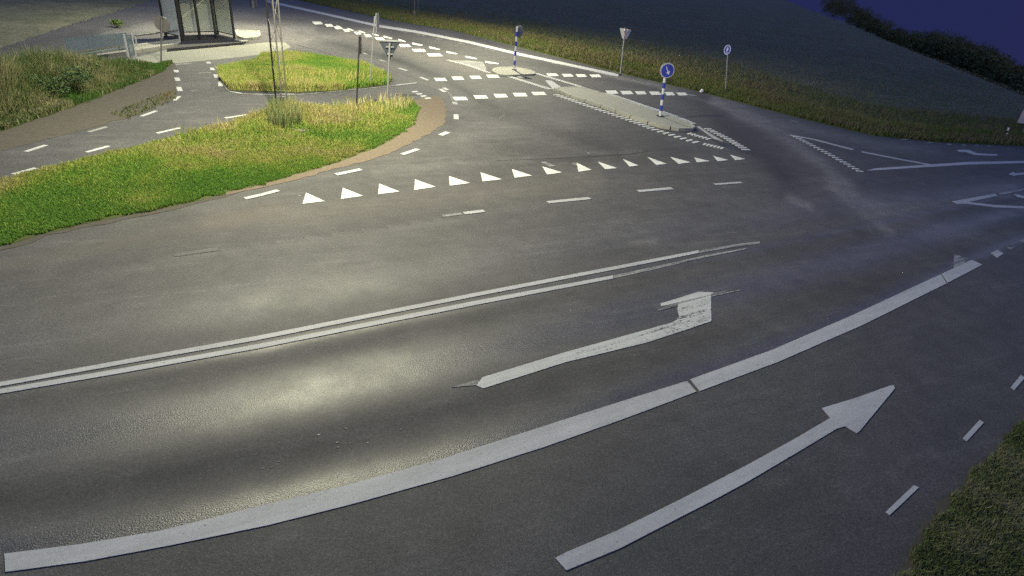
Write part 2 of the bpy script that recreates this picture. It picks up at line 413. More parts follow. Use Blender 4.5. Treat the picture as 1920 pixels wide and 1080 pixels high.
def ragged(P, amp, step=.22):
    o = []
    for i, p in enumerate(P):
        q = P[(i + 1) % len(P)]; p_, q_ = np.array(p[:2]), np.array(q[:2]); L = np.linalg.norm(q_ - p_); n = int(min(80, max(1, L // step)))
        if np.linalg.norm(p_) > 45 or L > 30: n = 1
        nn = np.array([-(q_ - p_)[1], (q_ - p_)[0]]) / (L + 1e-9)
        for k in range(n): r = p_ + (q_ - p_) * k / n + nn * (random.gauss(0, amp) if k else 0); o.append((r[0], r[1]))
    return o
def flat(name, pts, z, mat, parent=None, kind='structure', th=None, rag=0):
    mb = MB(); P = G(pts, z)
    if rag: P = ragged(P, rag)
    mb.prism(P, z - (th or .02), z)
    return mb.build(name, mat, parent, kind=None if parent else kind)

# ------------------------------------------------------------------ path, gravel, aprons, verges' soil
flat('cycle_path', [(-500, 520), (-500, 405), (0, 284), (120, 254), (250, 221), (318, 192), (330, 172), (325, 121), (395, 115), (412, 150), (428, 172), (560, 177), (740, 160), (785, 155), (815, 165), (826, 178), (775, 189),
                    (740, 190), (560, 208), (470, 217), (330, 254), (150, 300), (0, 338)], .004, M['path'])
flat('dirt_strip', [(-500, 415), (-500, 380), (0, 228), (200, 160), (322, 116), (329, 121), (329, 172), (312, 190), (240, 220), (120, 252), (0, 283)], .010, M['dirt_dark'], rag=.05)
flat('gravel_shoulder', [(470, 352), (560, 322), (700, 275), (770, 230), (775, 188), (790, 184), (826, 180), (838, 205), (832, 232), (790, 260), (720, 291), (640, 314), (560, 336), (500, 350), (440, 362), (400, 368), (440, 352)], .008, M['dirt'], rag=.035)
flat('verge_grit', [(-500, 566), (-200, 502), (0, 459), (150, 418), (350, 378), (500, 339), (500, 350), (400, 374), (350, 387), (250, 408), (150, 427), (0, 469), (-200, 512), (-500, 582)], .006, M['dirt_dark'], rag=.05)
flat('bus_apron', [(150, 128), (260, 106), (318, 92), (458, 84), (500, 79), (535, 80), (545, 88), (525, 98), (450, 107), (328, 119), (240, 124)], .006, M['apron'])
VA = [(-500, 476), (-200, 398), (0, 344), (150, 306), (330, 260), (470, 224), (560, 212), (660, 200), (740, 190), (775, 191), (787, 205), (780, 225),
      (760, 245), (720, 270), (640, 302), (500, 342), (350, 381), (150, 421), (0, 462), (-200, 505), (-500, 570)]
VB = [(412, 148), (410, 132), (440, 127), (478, 119), (492, 108), (520, 105), (600, 108), (680, 123), (735, 148), (728, 158), (640, 169), (560, 173), (430, 169)]
VC = [(-500, 400), (-500, 250), (-100, 190), (0, 175), (100, 155), (200, 140), (300, 121), (324, 117), (302, 136), (205, 175), (105, 212), (0, 247)]
VD = [(300, -52), (560, 0), (740, 39), (850, 57), (1000, 95), (1180, 141), (1310, 171), (1500, 221), (1640, 254), (1760, 266), (1920, 274), (2300, 292), (2700, 330),
      (2700, 308), (2300, 272), (1920, 255), (1760, 247), (1640, 234), (1500, 198), (1310, 143), (1180, 106), (1000, 66), (850, 36), (740, 17), (560, -18), (330, -60)]
VF = [(1560, 1300), (1680, 1080), (1726, 1000), (1780, 930), (1850, 860), (1920, 790), (2020, 690), (2150, 560), (2700, 420), (2700, 800), (2400, 1300)]
flat('verge_soil', VA, .010, M['soil'], rag=.03); flat('island_soil', VB, .016, M['soil'], rag=.02); flat('bank_soil', VC, .018, M['soil_dark'], rag=.05)
flat('field_verge_soil', VD, .014, M['soil']); flat('roadside_soil', VF, .016, M['dirt_dark'], rag=.03)
PE = M['soil']
# pavement edging round the grass island
def strip(top, bot): return list(top) + list(bot)[::-1]
def ribbon(pts, half_m, z=0.0):
    """outline of a band of constant width along points given by pixel"""
    P = [g(x, y)[:2] for x, y in pts]; Lf, Rt = [], []
    for i, p in enumerate(P):
        a = P[max(0, i - 1)]; b = P[min(len(P) - 1, i + 1)]; d = (b - a) / (np.linalg.norm(b - a) + 1e-9); n = np.array([-d[1], d[0]])
        Lf.append(tuple(p + n * half_m)); Rt.append(tuple(p - n * half_m))
    return Lf + Rt[::-1]
MK = [0]
def mark(name, pts, mat='paint', z=.009, label=None):
    z = min(z, {'paint_faint': .0045, 'paint_worn': .0065}.get(mat, 1)) if z < .02 else z; MK[0] += 1; z += (MK[0] % 6) * .0003
    mb = MB(); mb.prism([p[:2] for p in G(pts, z)], .003, z)
    o = mb.build(name, M[mat], road)
    if label: o['label'] = label
    return o
def band(name, pts, half, mat='paint', z=.012, label=None):
    z = min(z, {'paint_faint': .0045, 'paint_worn': .0065}.get(mat, 1)) if z < .02 else z; MK[0] += 1; z += (MK[0] % 6) * .0003
    mb = MB(); mb.prism(ribbon(pts, half), .003, z)
    o = mb.build(name, M[mat], road)
    if label: o['label'] = label
    return o

# ------------------------------------------------------------------ painted markings (parts of the road)
mark('broad_lane_line', strip([(8, 1038), (150, 1020), (300, 995), (480, 950), (640, 912), (830, 860), (1000, 805), (1150, 757), (1288, 714)],
     [(10, 1072), (160, 1052), (320, 1022), (500, 985), (660, 945), (850, 892), (1020, 838), (1170, 785), (1306, 734)]))
mark('broad_lane_line', strip([(1294, 711), (1450, 655), (1600, 590), (1764, 514)], [(1312, 733), (1460, 678), (1620, 608), (1775, 531)]))
mark('broad_lane_line', strip([(1766, 513), (1822, 487)], [(1777, 530), (1842, 496)]))
mark('lane_block', [(1858, 474), (1870, 468), (1882, 475), (1870, 483)]); mark('lane_block', [(1886, 462), (1896, 457), (1907, 462), (1896, 468)], 'paint_worn')
mark('lane_block', [(1910, 451), (1922, 446), (1934, 450), (1921, 457)], 'paint_worn')
mark('old_marking', [(1789, 476), (1816, 485), (1800, 500), (1788, 506)], 'paint_worn', .011)
mark('centre_line', strip([(-200, 752), (0, 716), (240, 673), (480, 630), (900, 547), (1200, 490), (1310, 469)], [(-200, 761), (0, 724), (240, 681), (480, 638), (900, 554), (1200, 496), (1310, 474)]))
mark('centre_line', strip([(1311, 469), (1370, 459), (1425, 452)], [(1311, 474), (1370, 464), (1425, 456)]), 'paint_worn')
mark('centre_line', strip([(1321, 478.5), (1400, 464)], [(1321, 482.5), (1400, 467)]), 'paint_worn')
mark('centre_line', strip([(-200, 766), (0, 729), (240, 688), (480, 646), (900, 562), (1150, 516)], [(-200, 776), (0, 738), (240, 697), (480, 654), (900, 570), (1150, 522)]))
mark('centre_line', strip([(1151, 516), (1230, 499), (1320, 479)], [(1151, 522), (1230, 504), (1320, 483)]), 'paint_worn')
a = mark('turn_arrow', [(893, 722), (905, 707), (1060, 660), (1205, 620), (1262, 604), (1274, 594), (1270, 580), (1272, 570), (1300, 563), (1333, 553), (1334, 602), (1290, 617), (1213, 642), (1060, 679), (906, 728)], 'paint_arrow', label='scuffed left turn arrow')
mark('arrow_streak', [(1238, 569), (1310, 547), (1338, 548), (1332, 553), (1240, 574)], 'paint_arrow')
mark('arrow_streak', [(1232, 578), (1340, 549), (1386, 541), (1389, 544), (1335, 556), (1234, 583)], 'paint_worn')
mark('arrow_streak', [(846, 726), (890, 713), (900, 713), (892, 722), (870, 724)], 'paint_worn')
mark('straight_arrow', [(1041, 1046), (1060, 1036), (1156, 995), (1268, 940), (1400, 872), (1500, 817), (1557, 783), (1541, 765), (1610, 744), (1668, 723), (1676, 722), (1678, 728), (1612, 808), (1606, 812), (1596, 806), (1585, 799),
     (1570, 803), (1500, 845), (1400, 904), (1333, 940), (1249, 983), (1160, 1029), (1062, 1069)], label='bold straight ahead arrow')
for q in ([(1660, 960), (1714, 909), (1723, 914), (1668, 966)], [(1805, 822), (1837, 787), (1845, 792), (1813, 827)], [(1895, 726), (1914, 703), (1922, 708), (1902, 731)], [(1962, 652), (1976, 634), (1984, 639), (1970, 656)]):
    mark('edge_dash', q)
TRI = [((574, 361), (609, 377), (567, 382)), ((643, 352), (681, 367), (639, 373)), ((711, 344), (749, 359), (709, 364)), ((778, 336), (817, 350), (777, 356)), ((842, 330), (881, 343), (843, 348)),
       ((901, 323), (941, 336), (905, 340)), ((960, 317), (998, 329), (965, 333)), ((1017, 312), (1054, 323), (1026, 327)), ((1081, 305), (1109, 318), (1085, 322)), ((1121, 303), (1157, 315), (1135, 317)),
       ((1168, 298), (1197, 310), (1181, 312)), ((1214, 294), (1250, 307), (1231, 309)), ((1257, 294), (1295, 304), (1273, 307)), ((1302, 295), (1331, 302), (1307, 304)), ((1337, 292), (1366, 300), (1346, 302)), ((1369, 290), (1398, 298), (1379, 300))]
for t in TRI:
    A, B, C_ = t
    mark('give_way_triangle', [A, B, C_], 'paint_lit')
mark('old_marking', [(1013, 303), (1022, 303), (1042, 311), (1030, 312)], 'paint_worn'); mark('old_marking', [(1072, 306), (1080, 305), (1084, 310), (1075, 309)], 'paint_worn')
for q, h, mt in (([(1027, 380), (1106, 372)], .075, 'paint'), ([(1197, 359), (1260, 353.5)], .075, 'paint'), ([(1340, 346), (1390, 342.5)], .06, 'paint'), ([(830, 405), (866, 401)], .07, 'paint_worn'), ([(870, 400.5), (908, 396)], .07, 'paint'),
                 ([(325, 479), (410, 467)], .07, 'paint_faint'), ([(459, 373), (490, 366), (522, 357.5)], .07, 'paint'), ([(630, 328), (677, 318)], .08, 'paint'), ([(754, 290), (784, 280)], .08, 'paint'),
                 ([(826, 254), (840, 248)], .1, 'paint'), ([(855, 215), (855.5, 224)], .09, 'paint'), ([(852, 191), (854, 196)], .1, 'paint_worn')):
    band('road_dash', q, h, mt)
def par(x0, x1, y0, y1, skew=5, nm='crossing_block', mat='paint_lit'):
    mark(nm, [(x0, y0), (x1 - skew, y0), (x1, y1 - .5), (x0 + skew, y1)], mat)
for a in ((848, 878, 181.5, 188), (887, 916, 178.5, 185), (925, 953, 176, 183), (961, 990, 174, 181), (996, 1025, 172, 178.5),
          (813, 839, 146, 152), (846, 871, 143.5, 150), (880, 904, 142, 148), (911, 937, 140, 146),
          (1024, 1048, 137.5, 143), (1053, 1076, 138.5, 144), (1079, 1101, 139, 144.5), (1105, 1128, 139.5, 145),
          (1135, 1160, 169.5, 176), (1163, 1188, 170.5, 177), (1190, 1213, 171, 177), (1217, 1240, 171.5, 178), (1246, 1266, 172.5, 179), (1268, 1290, 173.5, 179)):
    par(*a)
mark('old_marking', [(1290, 176), (1302, 178), (1306, 180), (1292, 179)], 'paint_worn')
for x0, x1, y in ((585, 606, 43), (608, 626, 47.5), (625, 643, 52), (642, 657, 57), (663, 678, 62), (682, 698, 67), (702, 722, 72.5), (747, 771, 85.5), (772, 799, 94.5), (800, 830, 103)):
    par(x0, x1, y - 2.6, y + 2.6, 5, 'lane_block')
for x0, x1, y in ((630, 642, 50.5), (651, 664, 55.5), (672, 686, 60), (697, 711, 65), (718, 736, 70), (746, 761, 76), (772, 793, 83), (804, 825, 90.5), (836, 858, 99), (872, 895, 108), (909, 936, 117.5)):
    mark('lane_dash', [(x0, y - 2.8), (x0 + 3, y - 2.9), (x1, y + 1.4), (x1 - 2, y + 2.8), (x0 + 2, y)], 'paint_lit')
for q in ([(748, 128), (763, 133)], [(788, 145), (803, 151)], [(825, 167), (834, 173)], [(832, 165), (839, 169)]): band('road_dash', q, .09)
for q in ([(711, 112), (723, 116)], [(681, 99), (689, 103)]): band('road_dash', q, .08, 'paint_worn')
for x0, y0 in ((771, 172), (779, 176.3), (787, 180.3), (795, 184.3)): mark('crossing_block', [(x0, y0 - 1), (x0 + 11, y0 - 2), (x0 + 14, y0), (x0 + 4, y0 + 1.5)])
mark('edge_line', strip([(500, 0), (600, 22), (710, 46.5), (780, 57), (879, 76.5), (964, 97), (1160, 139)], [(500, 4), (600, 26), (712, 51), (780, 61.5), (879, 81), (964, 101.5), (1158, 143.5)]))
for q in ([(746, 57), (764, 61)], [(780, 64), (797, 68)], [(817, 72), (830, 75)], [(857, 80.5), (871, 83.5)], [(909, 91), (927, 95)], [(968, 103), (990, 108)], [(1032, 117.5), (1057, 122.5)], [(1105, 134), (1150, 142.5)]): band('lane_dash', q, .07, 'paint_worn')
for q in ([(1190, 153.5), (1222, 160.5)], [(1187, 151), (1191, 152)], [(1200, 154), (1206, 155)], [(1213, 156), (1220, 157.5)], [(1372, 195), (1398, 200)], [(1640, 246), (1660, 250)], [(1480, 225), (1500, 230)]): band('road_dash', q, .06, 'paint_worn')
# channelising lines at the right
band('junction_line', [(1481, 253.5), (1525, 261.5), (1600, 281)], .10); band('junction_line', [(1616, 285), (1690, 299.5), (1748, 310)], .10)
mark('junction_line', strip([(1640, 315.5), (1740, 308.5), (1815, 303.5), (1920, 301.5), (2100, 300)], [(1625, 320), (1740, 313), (1815, 308.5), (1920, 305.5), (2100, 303.5)]))
mark('lane_arrow', [(1793, 281.5), (1801, 280.5), (1816, 281), (1833, 287.5), (1870, 289.2), (1870, 291.8), (1828, 290.6), (1812, 285), (1800, 284.5)])
mark('lane_arrow', [(1891, 326), (1900, 322.5), (1904, 324.5), (1950, 322), (1950, 325), (1908, 328), (1902, 329.5)])
for x0, x1, y in ((1689, 1704, 261.5), (1736, 1751, 267.5), (1774, 1785, 270.5), (1803, 1812, 271.8), (1826, 1836, 272.6), (1850, 1859, 273.3)):
    mark('edge_dash', [(x0, y - 1.2), (x1 - 2, y - .8), (x1, y + 1.2), (x0 + 3, y + 1)], 'paint_worn')
mark('junction_line', strip([(1785, 377.5), (1866, 363)], [(1797, 382.5), (1871, 367)])); mark('junction_line', strip([(1872, 362), (1930, 351)], [(1876, 366), (1930, 354.5)]), 'paint_worn')
mark('junction_line', strip([(1798, 378), (1815, 378.5), (1865, 384), (1930, 387.5)], [(1800, 382), (1815, 382), (1865, 388.5), (1930, 391)]))
mark('junction_line', [(1901, 364), (1910, 365), (1930, 370), (1930, 374), (1908, 369)])
# cycle path
for q in ([(24, 327.5), (68, 315.5)], [(162, 286), (204, 274.5)], [(294, 250.5), (337, 240.5)], [(422, 222), (464, 215.5)], [(-120, 370), (-70, 355)]): band('path_dash', q, .055)
for q in ([(48, 285), (87, 272.5)], [(166, 248), (200, 238.5)], [(265, 218.5), (293, 208.5)], [(327, 189), (337, 181)]): band('path_dash', q, .055, 'paint_dim' if q[0][0] == 166 else 'paint')
for q in ([(335, 163.5), (338, 171)], [(331.5, 146), (334, 152)], [(330, 131.5), (331, 136)], [(413.5, 154), (414, 162)], [(404, 140), (406.5, 146)], [(397, 127.5), (399, 132)], [(390.5, 116.5), (392, 119.5)]): band('path_dash', q, .085)
for q in ([(430, 171.5), (452, 175)], [(524, 176.5), (552, 177)], [(635, 169.5), (667, 166.5)], [(743, 160), (781, 155.5)]): band('path_dash', q, .05)
band('path_dash', [(327, 121.5), (357, 119)], .07, 'paint_worn'); band('path_dash', [(372, 137.5), (396, 136)], .08, 'paint_faint'); band('path_dash', [(356, 171), (372, 169)], .06, 'paint_faint')
band('island_edging', [(414, 152), (430, 172.5), (452, 176.5), (520, 178.5), (560, 178), (635, 171.5), (740, 161.5), (781, 157)], .035, 'paint_worn', .02)
M['seam'] = simple('tar_seam', (.018, .017, .017), .7, .3, 9)
for q, h in (([(930, 301), (1060, 296), (1180, 289), (1214, 284)], .03), ([(556, 84), (610, 98), (650, 116), (700, 130)], .05), ([(835, 168), (845, 178), (848, 190)], .04), ([(700, 118), (760, 140), (830, 165)], .02), ([(935, 223), (946, 215)], .03), ([(330, 163), (420, 158)], .02)):
    band('seam', q, h, 'seam', .0042)
# scattered flakes of old paint in the turning lane
for x, y in ((597, 815), (648, 803), (632, 829), (634, 838), (657, 831), (689, 830), (751, 805), (523, 865), (492, 878), (508, 876), (562, 367), (1103, 287)):
    mark('paint_flake', [(x - 3, y), (x, y - 1.1), (x + 3, y - .3), (x + 1, y + 1.1)], 'paint_worn' if x != 597 else 'paint', .005)

# rows of small raised blocks beside the islands: one shared mesh
bb = MB(); bb.box((0, 0, .0), .40, .14, .02); blk = None
def dots(pts, n, sc_=1.0, mat='paint', t0=0, t1=1):
    global blk
    P = [g(x, y)[:2] for x, y in pts]; L = [0]
    for a, b in zip(P[:-1], P[1:]): L.append(L[-1] + np.linalg.norm(b - a))
    for k in range(n):
        s = (k + .5) / n * L[-1]; i = min(len(P) - 2, max(0, int(np.searchsorted(L, s)) - 1))
        u = (s - L[i]) / (L[i + 1] - L[i]); p = P[i] + (P[i + 1] - P[i]) * u; d = P[i + 1] - P[i]
        if blk is None:
            blk = bb.build('marking_block', M['paint_lit'], road); o = blk
        else:
            o = blk.copy(); col.objects.link(o); o.parent = road
        o.location = (p[0], p[1], .012); o.rotation_euler = (0, 0, math.atan2(d[1], d[0]) + math.pi / 2); o.scale = (sc_, sc_ * 1.0, 1)
dots([(955, 144), (1032, 168)], 16, .8); dots([(1041, 177.5), (1097, 197), (1126, 207), (1183, 226.5), (1229, 244), (1275, 258.5), (1310, 269)], 32, .85)
dots([(839, 113), (880, 124), (917, 137)], 17, .75); dots([(1004, 138), (1089, 163)], 18, .8); dots([(1137, 175), (1183, 190.5), (1229, 206), (1275, 222), (1300, 233)], 30, .8)
dots([(1324, 240.5), (1364, 260.5), (1401, 283)], 13, .75); dots([(1290, 250), (1332, 262)], 6, .7); dots([(1489, 255.5), (1549, 286.5), (1616, 324)], 18, .58)
dots([(1318, 270), (1357, 279)], 6, .6)
mark('hatched_wedge', [(848, 113), (876, 113.5), (905, 116), (913, 129), (908, 133)], 'paint_worn', .010)
mark('nose_wedge', [(1022, 150.5), (1034, 151), (1055, 165), (1038, 168)], 'paint', .02)
mark('nose_wedge', [(1307, 237), (1311, 236.5), (1330, 249), (1356, 264.5), (1338, 259)], 'paint', .02)
mark('nose_wedge', [(968, 142), (982, 142), (984, 145.5), (972, 146)], 'paint_worn', .02)
mark('path_dash', [(640, 0), (700, 12), (700, 14), (640, 3)], 'paint_worn')

# ------------------------------------------------------------------ traffic islands with kerb stones
def island(name, pts, h, label, cat='traffic island', stone=.95, kw=.16, topmat='concrete', nm_stone='kerb_stone'):
    P = [np.array(g(x, y, h)[:2]) for x, y in pts]
    ar = sum(P[i][0] * P[(i + 1) % len(P)][1] - P[(i + 1) % len(P)][0] * P[i][1] for i in range(len(P)))
    if ar < 0: P = P[::-1]
    c = sum(P) / len(P)
    r = root(name, (c[0], c[1], 0), label, cat)
    # walk the outline in equal stones
    n = len(P); L = [0]
    for i in range(n): L.append(L[-1] + np.linalg.norm(P[(i + 1) % n] - P[i]))
    def at(s):
        s %= L[-1]; i = int(np.searchsorted(L, s, 'right')) - 1; i = min(i, n - 1)
        u = (s - L[i]) / (L[i + 1] - L[i]); return P[i] * (1 - u) + P[(i + 1) % n] * u
    def inn(s):
        a, b = at(s - .15), at(s + .15); d = (b - a) / np.linalg.norm(b - a); return at(s) + np.array([-d[1], d[0]]) * kw
    k = max(6, int(L[-1] / stone)); ring = []
    for j in range(k):
        s0, s1 = j * L[-1] / k, (j + 1) * L[-1] / k; e = .022; S = np.linspace(s0 + e, s1 - e, 4)
        lo = [tuple(at(s)) for s in S]; ri = [tuple(inn(s)) for s in S]
        mb = MB(); dz = random.uniform(-.004, .004)
        mb.prism(lo + ri[::-1], .0, h + dz)
        mb.build(nm_stone, M['kerb'], r)
        ring += [tuple(inn(s)) for s in (s0, (s0 + s1) / 2)]
    mb = MB(); mb.prism(ring, .0, h - .012); mb.build('paving', M[topmat], r)
    return r
island('traffic_island', [(1038, 164.5), (1053, 163), (1089, 161.5), (1103, 165.5), (1160, 182.5), (1229, 207.5), (1275, 222), (1301, 233.5), (1304, 237.5), (1297, 240.5), (1270, 240), (1241, 234.5), (1218, 228.5), (1183, 217), (1153, 205.5), (1125, 195.5), (1096, 186.5), (1069, 178)], .13,
       'long pale kerbed traffic island with the blue arrow sign at its right end')
island('traffic_island', [(922, 131), (927, 127), (938, 125), (964, 125), (990, 129), (1004, 135), (1003, 138), (950, 140.6), (938, 139), (927, 135.5)], .10,
       'small oval kerbed traffic island under the dark backed round sign')
island('bus_platform', [(440, 56), (487, 57), (489, 66), (480, 70), (455, 70.5), (444, 66)], .14, 'small raised kerbed pavement just right of the bus shelter', 'pavement', 1.6)
island('bus_platform', [(120, 107), (180, 95), (243, 84), (335, 73), (338, 79), (318, 84), (253, 94), (180, 104), (126, 112)], .14, 'narrow raised kerbed pavement running left of the bus shelter', 'pavement', 2.0)

# ------------------------------------------------------------------ street lamps on lattice masts
def lattice_mast(bpx, H, arm_to, label, power, tint=(1, .955, .66)):
    legs0 = [g(*p) for p in bpx]; c = sum(legs0) / 3
    r = root('street_lamp', (c[0], c[1], 0), label, 'street lamp', 'lattice street lamps')
    tops = [c + (p - c) * .92 + np.array([0, 0, H]) for p in legs0]
    for a, b in zip(legs0, tops):
        mb = MB(); mb.tube(a - np.array([0, 0, .1]), b, .032 if a is legs0[0] else .024, .022, 8); mb.build('leg', M['black'] if a is legs0[0] else M['weathered'], r)
    n = int(H / .7); mb = MB()
    for i in range(3):
        a0, a1, b0, b1 = legs0[i], tops[i], legs0[(i + 1) % 3], tops[(i + 1) % 3]
        for k in range(n):
            t0, t1 = k / n, (k + 1) / n
            pa = a0 + (a1 - a0) * t0; pb = b0 + (b1 - b0) * t1; pc = b0 + (b1 - b0) * t0
            if k % 2: pa, pb = b0 + (b1 - b0) * t0, a0 + (a1 - a0) * t1
            mb.tube(pa, pb, .006, n=5, cap=False)
    mb.build('bracing', M['weathered'], r)
    mb = MB(); mb.box(c + np.array([0, 0, .25]), .18, .14, .5); mb.build('connection_box', M['weathered'], r)
    ct = c + np.array([0, 0, H]); hd = np.array([arm_to[0], arm_to[1], H + .35]); d = (hd - ct) * np.array([1, 1, 0]); L = np.linalg.norm(d); d /= L
    mb = MB(); mb.tube(ct - np.array([0, 0, .3]), ct + np.array([0, 0, .2]), .05); mb.tube(ct + np.array([0, 0, .1]), hd, .045, .035)
    mb.build('arm', M['galv'], r)
    mb = MB(); mb.box(hd + np.array([0, 0, .05]), .75, .30, .12, d); hsg = mb.build('lamp_housing', M['dark_steel'], r)
    mt, nt_, b = new_mat('lit_lamp_lens'); b.inputs['Emission Color'].default_value = (*tint, 1); b.inputs['Emission Strength'].default_value = 20
    mb = MB(); mb.box(hd + np.array([0, 0, -.02]), .5, .22, .02, d); mb.build('lamp_lens', mt, r)
    ld = bpy.data.lights.new('street_lamp_light', 'SPOT'); ld.energy = power; ld.color = tint; ld.spot_size = R(158); ld.spot_blend = .55; ld.shadow_soft_size = .18
    lo = bpy.data.objects.new('street_lamp_light', ld); col.objects.link(lo); lo.location = tuple(hd - np.array([0, 0, .08]) - WL[r.name]); lo.parent = r
    return r
LP = g(562, 262)
lattice_mast([(519, 205), (531, 214), (540, 209)], 10.0, (LP[0], LP[1]), 'tall steel lattice street lamp mast rising from the grass verge', LAMP_W * 31)
L2P = g(450, 62)
lattice_mast([(470, 14), (476, 17), (482, 14)], 9.0, (L2P[0], L2P[1]), 'farther lattice street lamp mast behind the bus shelter', LAMP_W * 24)
L3P = g(900, 98)  # guessed, unseen mast, added to brighten the islands and the crossing
lattice_mast([(770, 30), (777, 34), (784, 31)], 9.5, (L3P[0], L3P[1]), 'added unseen lattice street lamp mast on the field verge, lighting the islands and crossing', LAMP_W * 31)

# ------------------------------------------------------------------ signs
def frame_at(base, face_px=None):
    n = CP - np.array(base); n[2] = 0; n /= np.linalg.norm(n); return n
def rotz(v, a):
    c, s = math.cos(a), math.sin(a); return np.array([v[0] * c - v[1] * s, v[0] * s + v[1] * c, v[2]])
UPV = np.array([0, 0, 1.])
def disc(c, nrm, rad, n=28): 
    side = np.cross(UPV, nrm); side /= np.linalg.norm(side); up = np.cross(nrm, side)
    return [c + side * rad * math.cos(2 * math.pi * k / n) + up * rad * math.sin(2 * math.pi * k / n) for k in range(n)]
def shape(c, nrm, pts):
    side = np.cross(UPV, nrm); side /= np.linalg.norm(side); up = np.cross(nrm, side)
    return [c + side * x + up * y for x, y in pts]
def plate(name, outline, nrm, th, mat, parent):
    mb = MB(); mb.slab(outline, nrm, th); return mb.build(name, M[mat], parent)
def ringm(name, c, nrm, r0, r1, th, mat, parent, n=28):
    o, i = disc(c, nrm, r1, n), disc(c, nrm, r0, n); mb = MB()
    a = nrm * th / 2
    v = [p - a for p in o] + [p - a for p in i] + [p + a for p in o] + [p + a for p in i]
    f = []
    for k in range(n):
        j = (k + 1) % n
        f += [(k, j, n + j, n + k), (2 * n + k, 3 * n + k, 3 * n + j, 2 * n + j), (k, 2 * n + k, 2 * n + j, j), (n + k, n + j, 3 * n + j, 3 * n + k)]
    mb.add(v, f); return mb.build(name, M[mat], parent)
def post(r, base, top, rad, mat='galv', name='post'):
    mb = MB(); mb.tube(base - np.array([0, 0, .05]), top, rad, n=12); o = mb.build(name, M[mat], r, smooth=False)
    mb = MB(); mb.tube(top, top + np.array([0, 0, .015]), rad * 1.1, n=12); mb.build('post_cap', M['black'], r); return o
def banded_post(r, base, top, rad, n):
    d = top - base
    for k in range(n):
        a, b = base + d * k / n, base + d * (k + 1) / n
        mb = MB(); mb.tube(a, b, rad, n=12); mb.build('post_band', M['white' if k % 2 == 0 else 'blue'], r)
# keep-right sign on the long island
b = g(1238, 218, .12); r = root('traffic_sign', b, 'round blue arrow sign on a blue and white banded post, long island', 'road sign')
t = above(b, 1249.5, 122); banded_post(r, b, t, .06, 9)
mb = MB(); mb.tube(b, b + np.array([0, 0, .03]), .16, n=16); mb.build('base_plate', M['dark_steel'], r)
n_ = rotz(frame_at(b), R(18)); c = above(b, 1250.5, 132) + n_ * .07
plate('sign_plate', disc(c, n_, .27), n_, .02, 'blue', r); ringm('border', c + n_ * .013, n_, .256, .272, .008, 'white', r)
plate('arrow_symbol', shape(c + n_ * .014, n_, [(-.10, .15), (-.075, .165), (.045, -.03), (.10, .01), (.09, -.14), (-.04, -.09), (.015, -.05)]), n_, .006, 'white', r)
n2 = rotz(n_, R(8)); ringm('sign_shell', c - n_ * .045, n_, .20, .300, .03, 'signback', r); plate('sign_back', disc(c - n_ * .04, n_, .25), n_, .01, 'signback', r)
# banded post with dark sign on the small island
b = g(964, 131, .09); r = root('traffic_sign', b, 'round sign seen from its dark back on a blue and white post, small island', 'road sign')
t = above(b, 970, 50); banded_post(r, b, t, .06, 9)
mb = MB(); mb.tube(b, b + np.array([0, 0, .03]), .14, n=16); mb.build('base_plate', M['dark_steel'], r)
n_ = rotz(-frame_at(b), R(-38)); c = above(b, 970.5, 59) + n_ * .08
plate('sign_plate', disc(c, n_, .30), n_, .02, 'blue', r); plate('sign_back', disc(c - n_ * .016, n_, .30), n_, .008, 'signback_dark', r); ringm('border', c + n_ * .014, n_, .27, .302, .008, 'white', r)
# far give-way signs on one post
def tri_pts(s, rr=.04): return [(-s / 2 + rr, s * .29 + .0), (s / 2 - rr, s * .29), (s / 2 - rr * .2, s * .29 - rr), (rr, -s * .577 + rr * .4), (-rr, -s * .577 + rr * .4), (-s / 2 + rr * .2, s * .29 - rr)]
def giveway(r, c, n_, s, back):
    plate('sign_plate', shape(c, n_, tri_pts(s)), n_, .018, 'red', r); plate('sign_face', shape(c + n_ * .012, n_, tri_pts(s * .68)), n_, .008, 'yellow', r)
    plate('sign_back', shape(c - n_ * .013, n_, tri_pts(s)), n_, .008, back, r)
b = g(1163, 141); t = above(b, 1172.5, 52); r = root('traffic_sign', b, 'tall post carrying two angled triangular signs at the edge line beyond the islands', 'road sign'); post(r, b, t, .035)
n_ = rotz(-frame_at(b), R(-30)); c = above(b, 1169, 60); giveway(r, c + n_ * .05 - np.array([0, 0, .0]), n_, .62, 'signback')
n_ = rotz(-frame_at(b), R(48)); c = above(b, 1177, 62); giveway(r, c + n_ * .06, n_, .60, 'white')
mb = MB(); mb.tube(b, b + np.array([0, 0, .08]), .07, n=12); mb.build('foundation', M['black'], r)
# blue cycle sign at the field verge
b = g(1360, 176); t = above(b, 1365.5, 84); r = root('traffic_sign', b, 'round blue sign with white ring on a thin grey post at the field edge', 'road sign'); post(r, b, t, .03)
n_ = rotz(frame_at(b), R(-44)); c = above(b, 1365.5, 93.5) + n_ * .05
plate('sign_plate', disc(c, n_, .26), n_, .02, 'blue', r); ringm('border', c + n_ * .013, n_, .20, .235, .008, 'white', r)
plate('figure_symbol', shape(c + n_ * .014, n_, [(-.045, -.03), (-.05, .04), (-.03, .11), (0, .14), (.03, .11), (.05, .04), (.045, -.03), (.02, -.07), (-.02, -.07)]), n_, .006, 'white', r)
plate('figure_symbol', shape(c + n_ * .014, n_, [(-.06, -.11), (.06, -.11), (.05, -.14), (-.05, -.14)]), n_, .006, 'white', r)
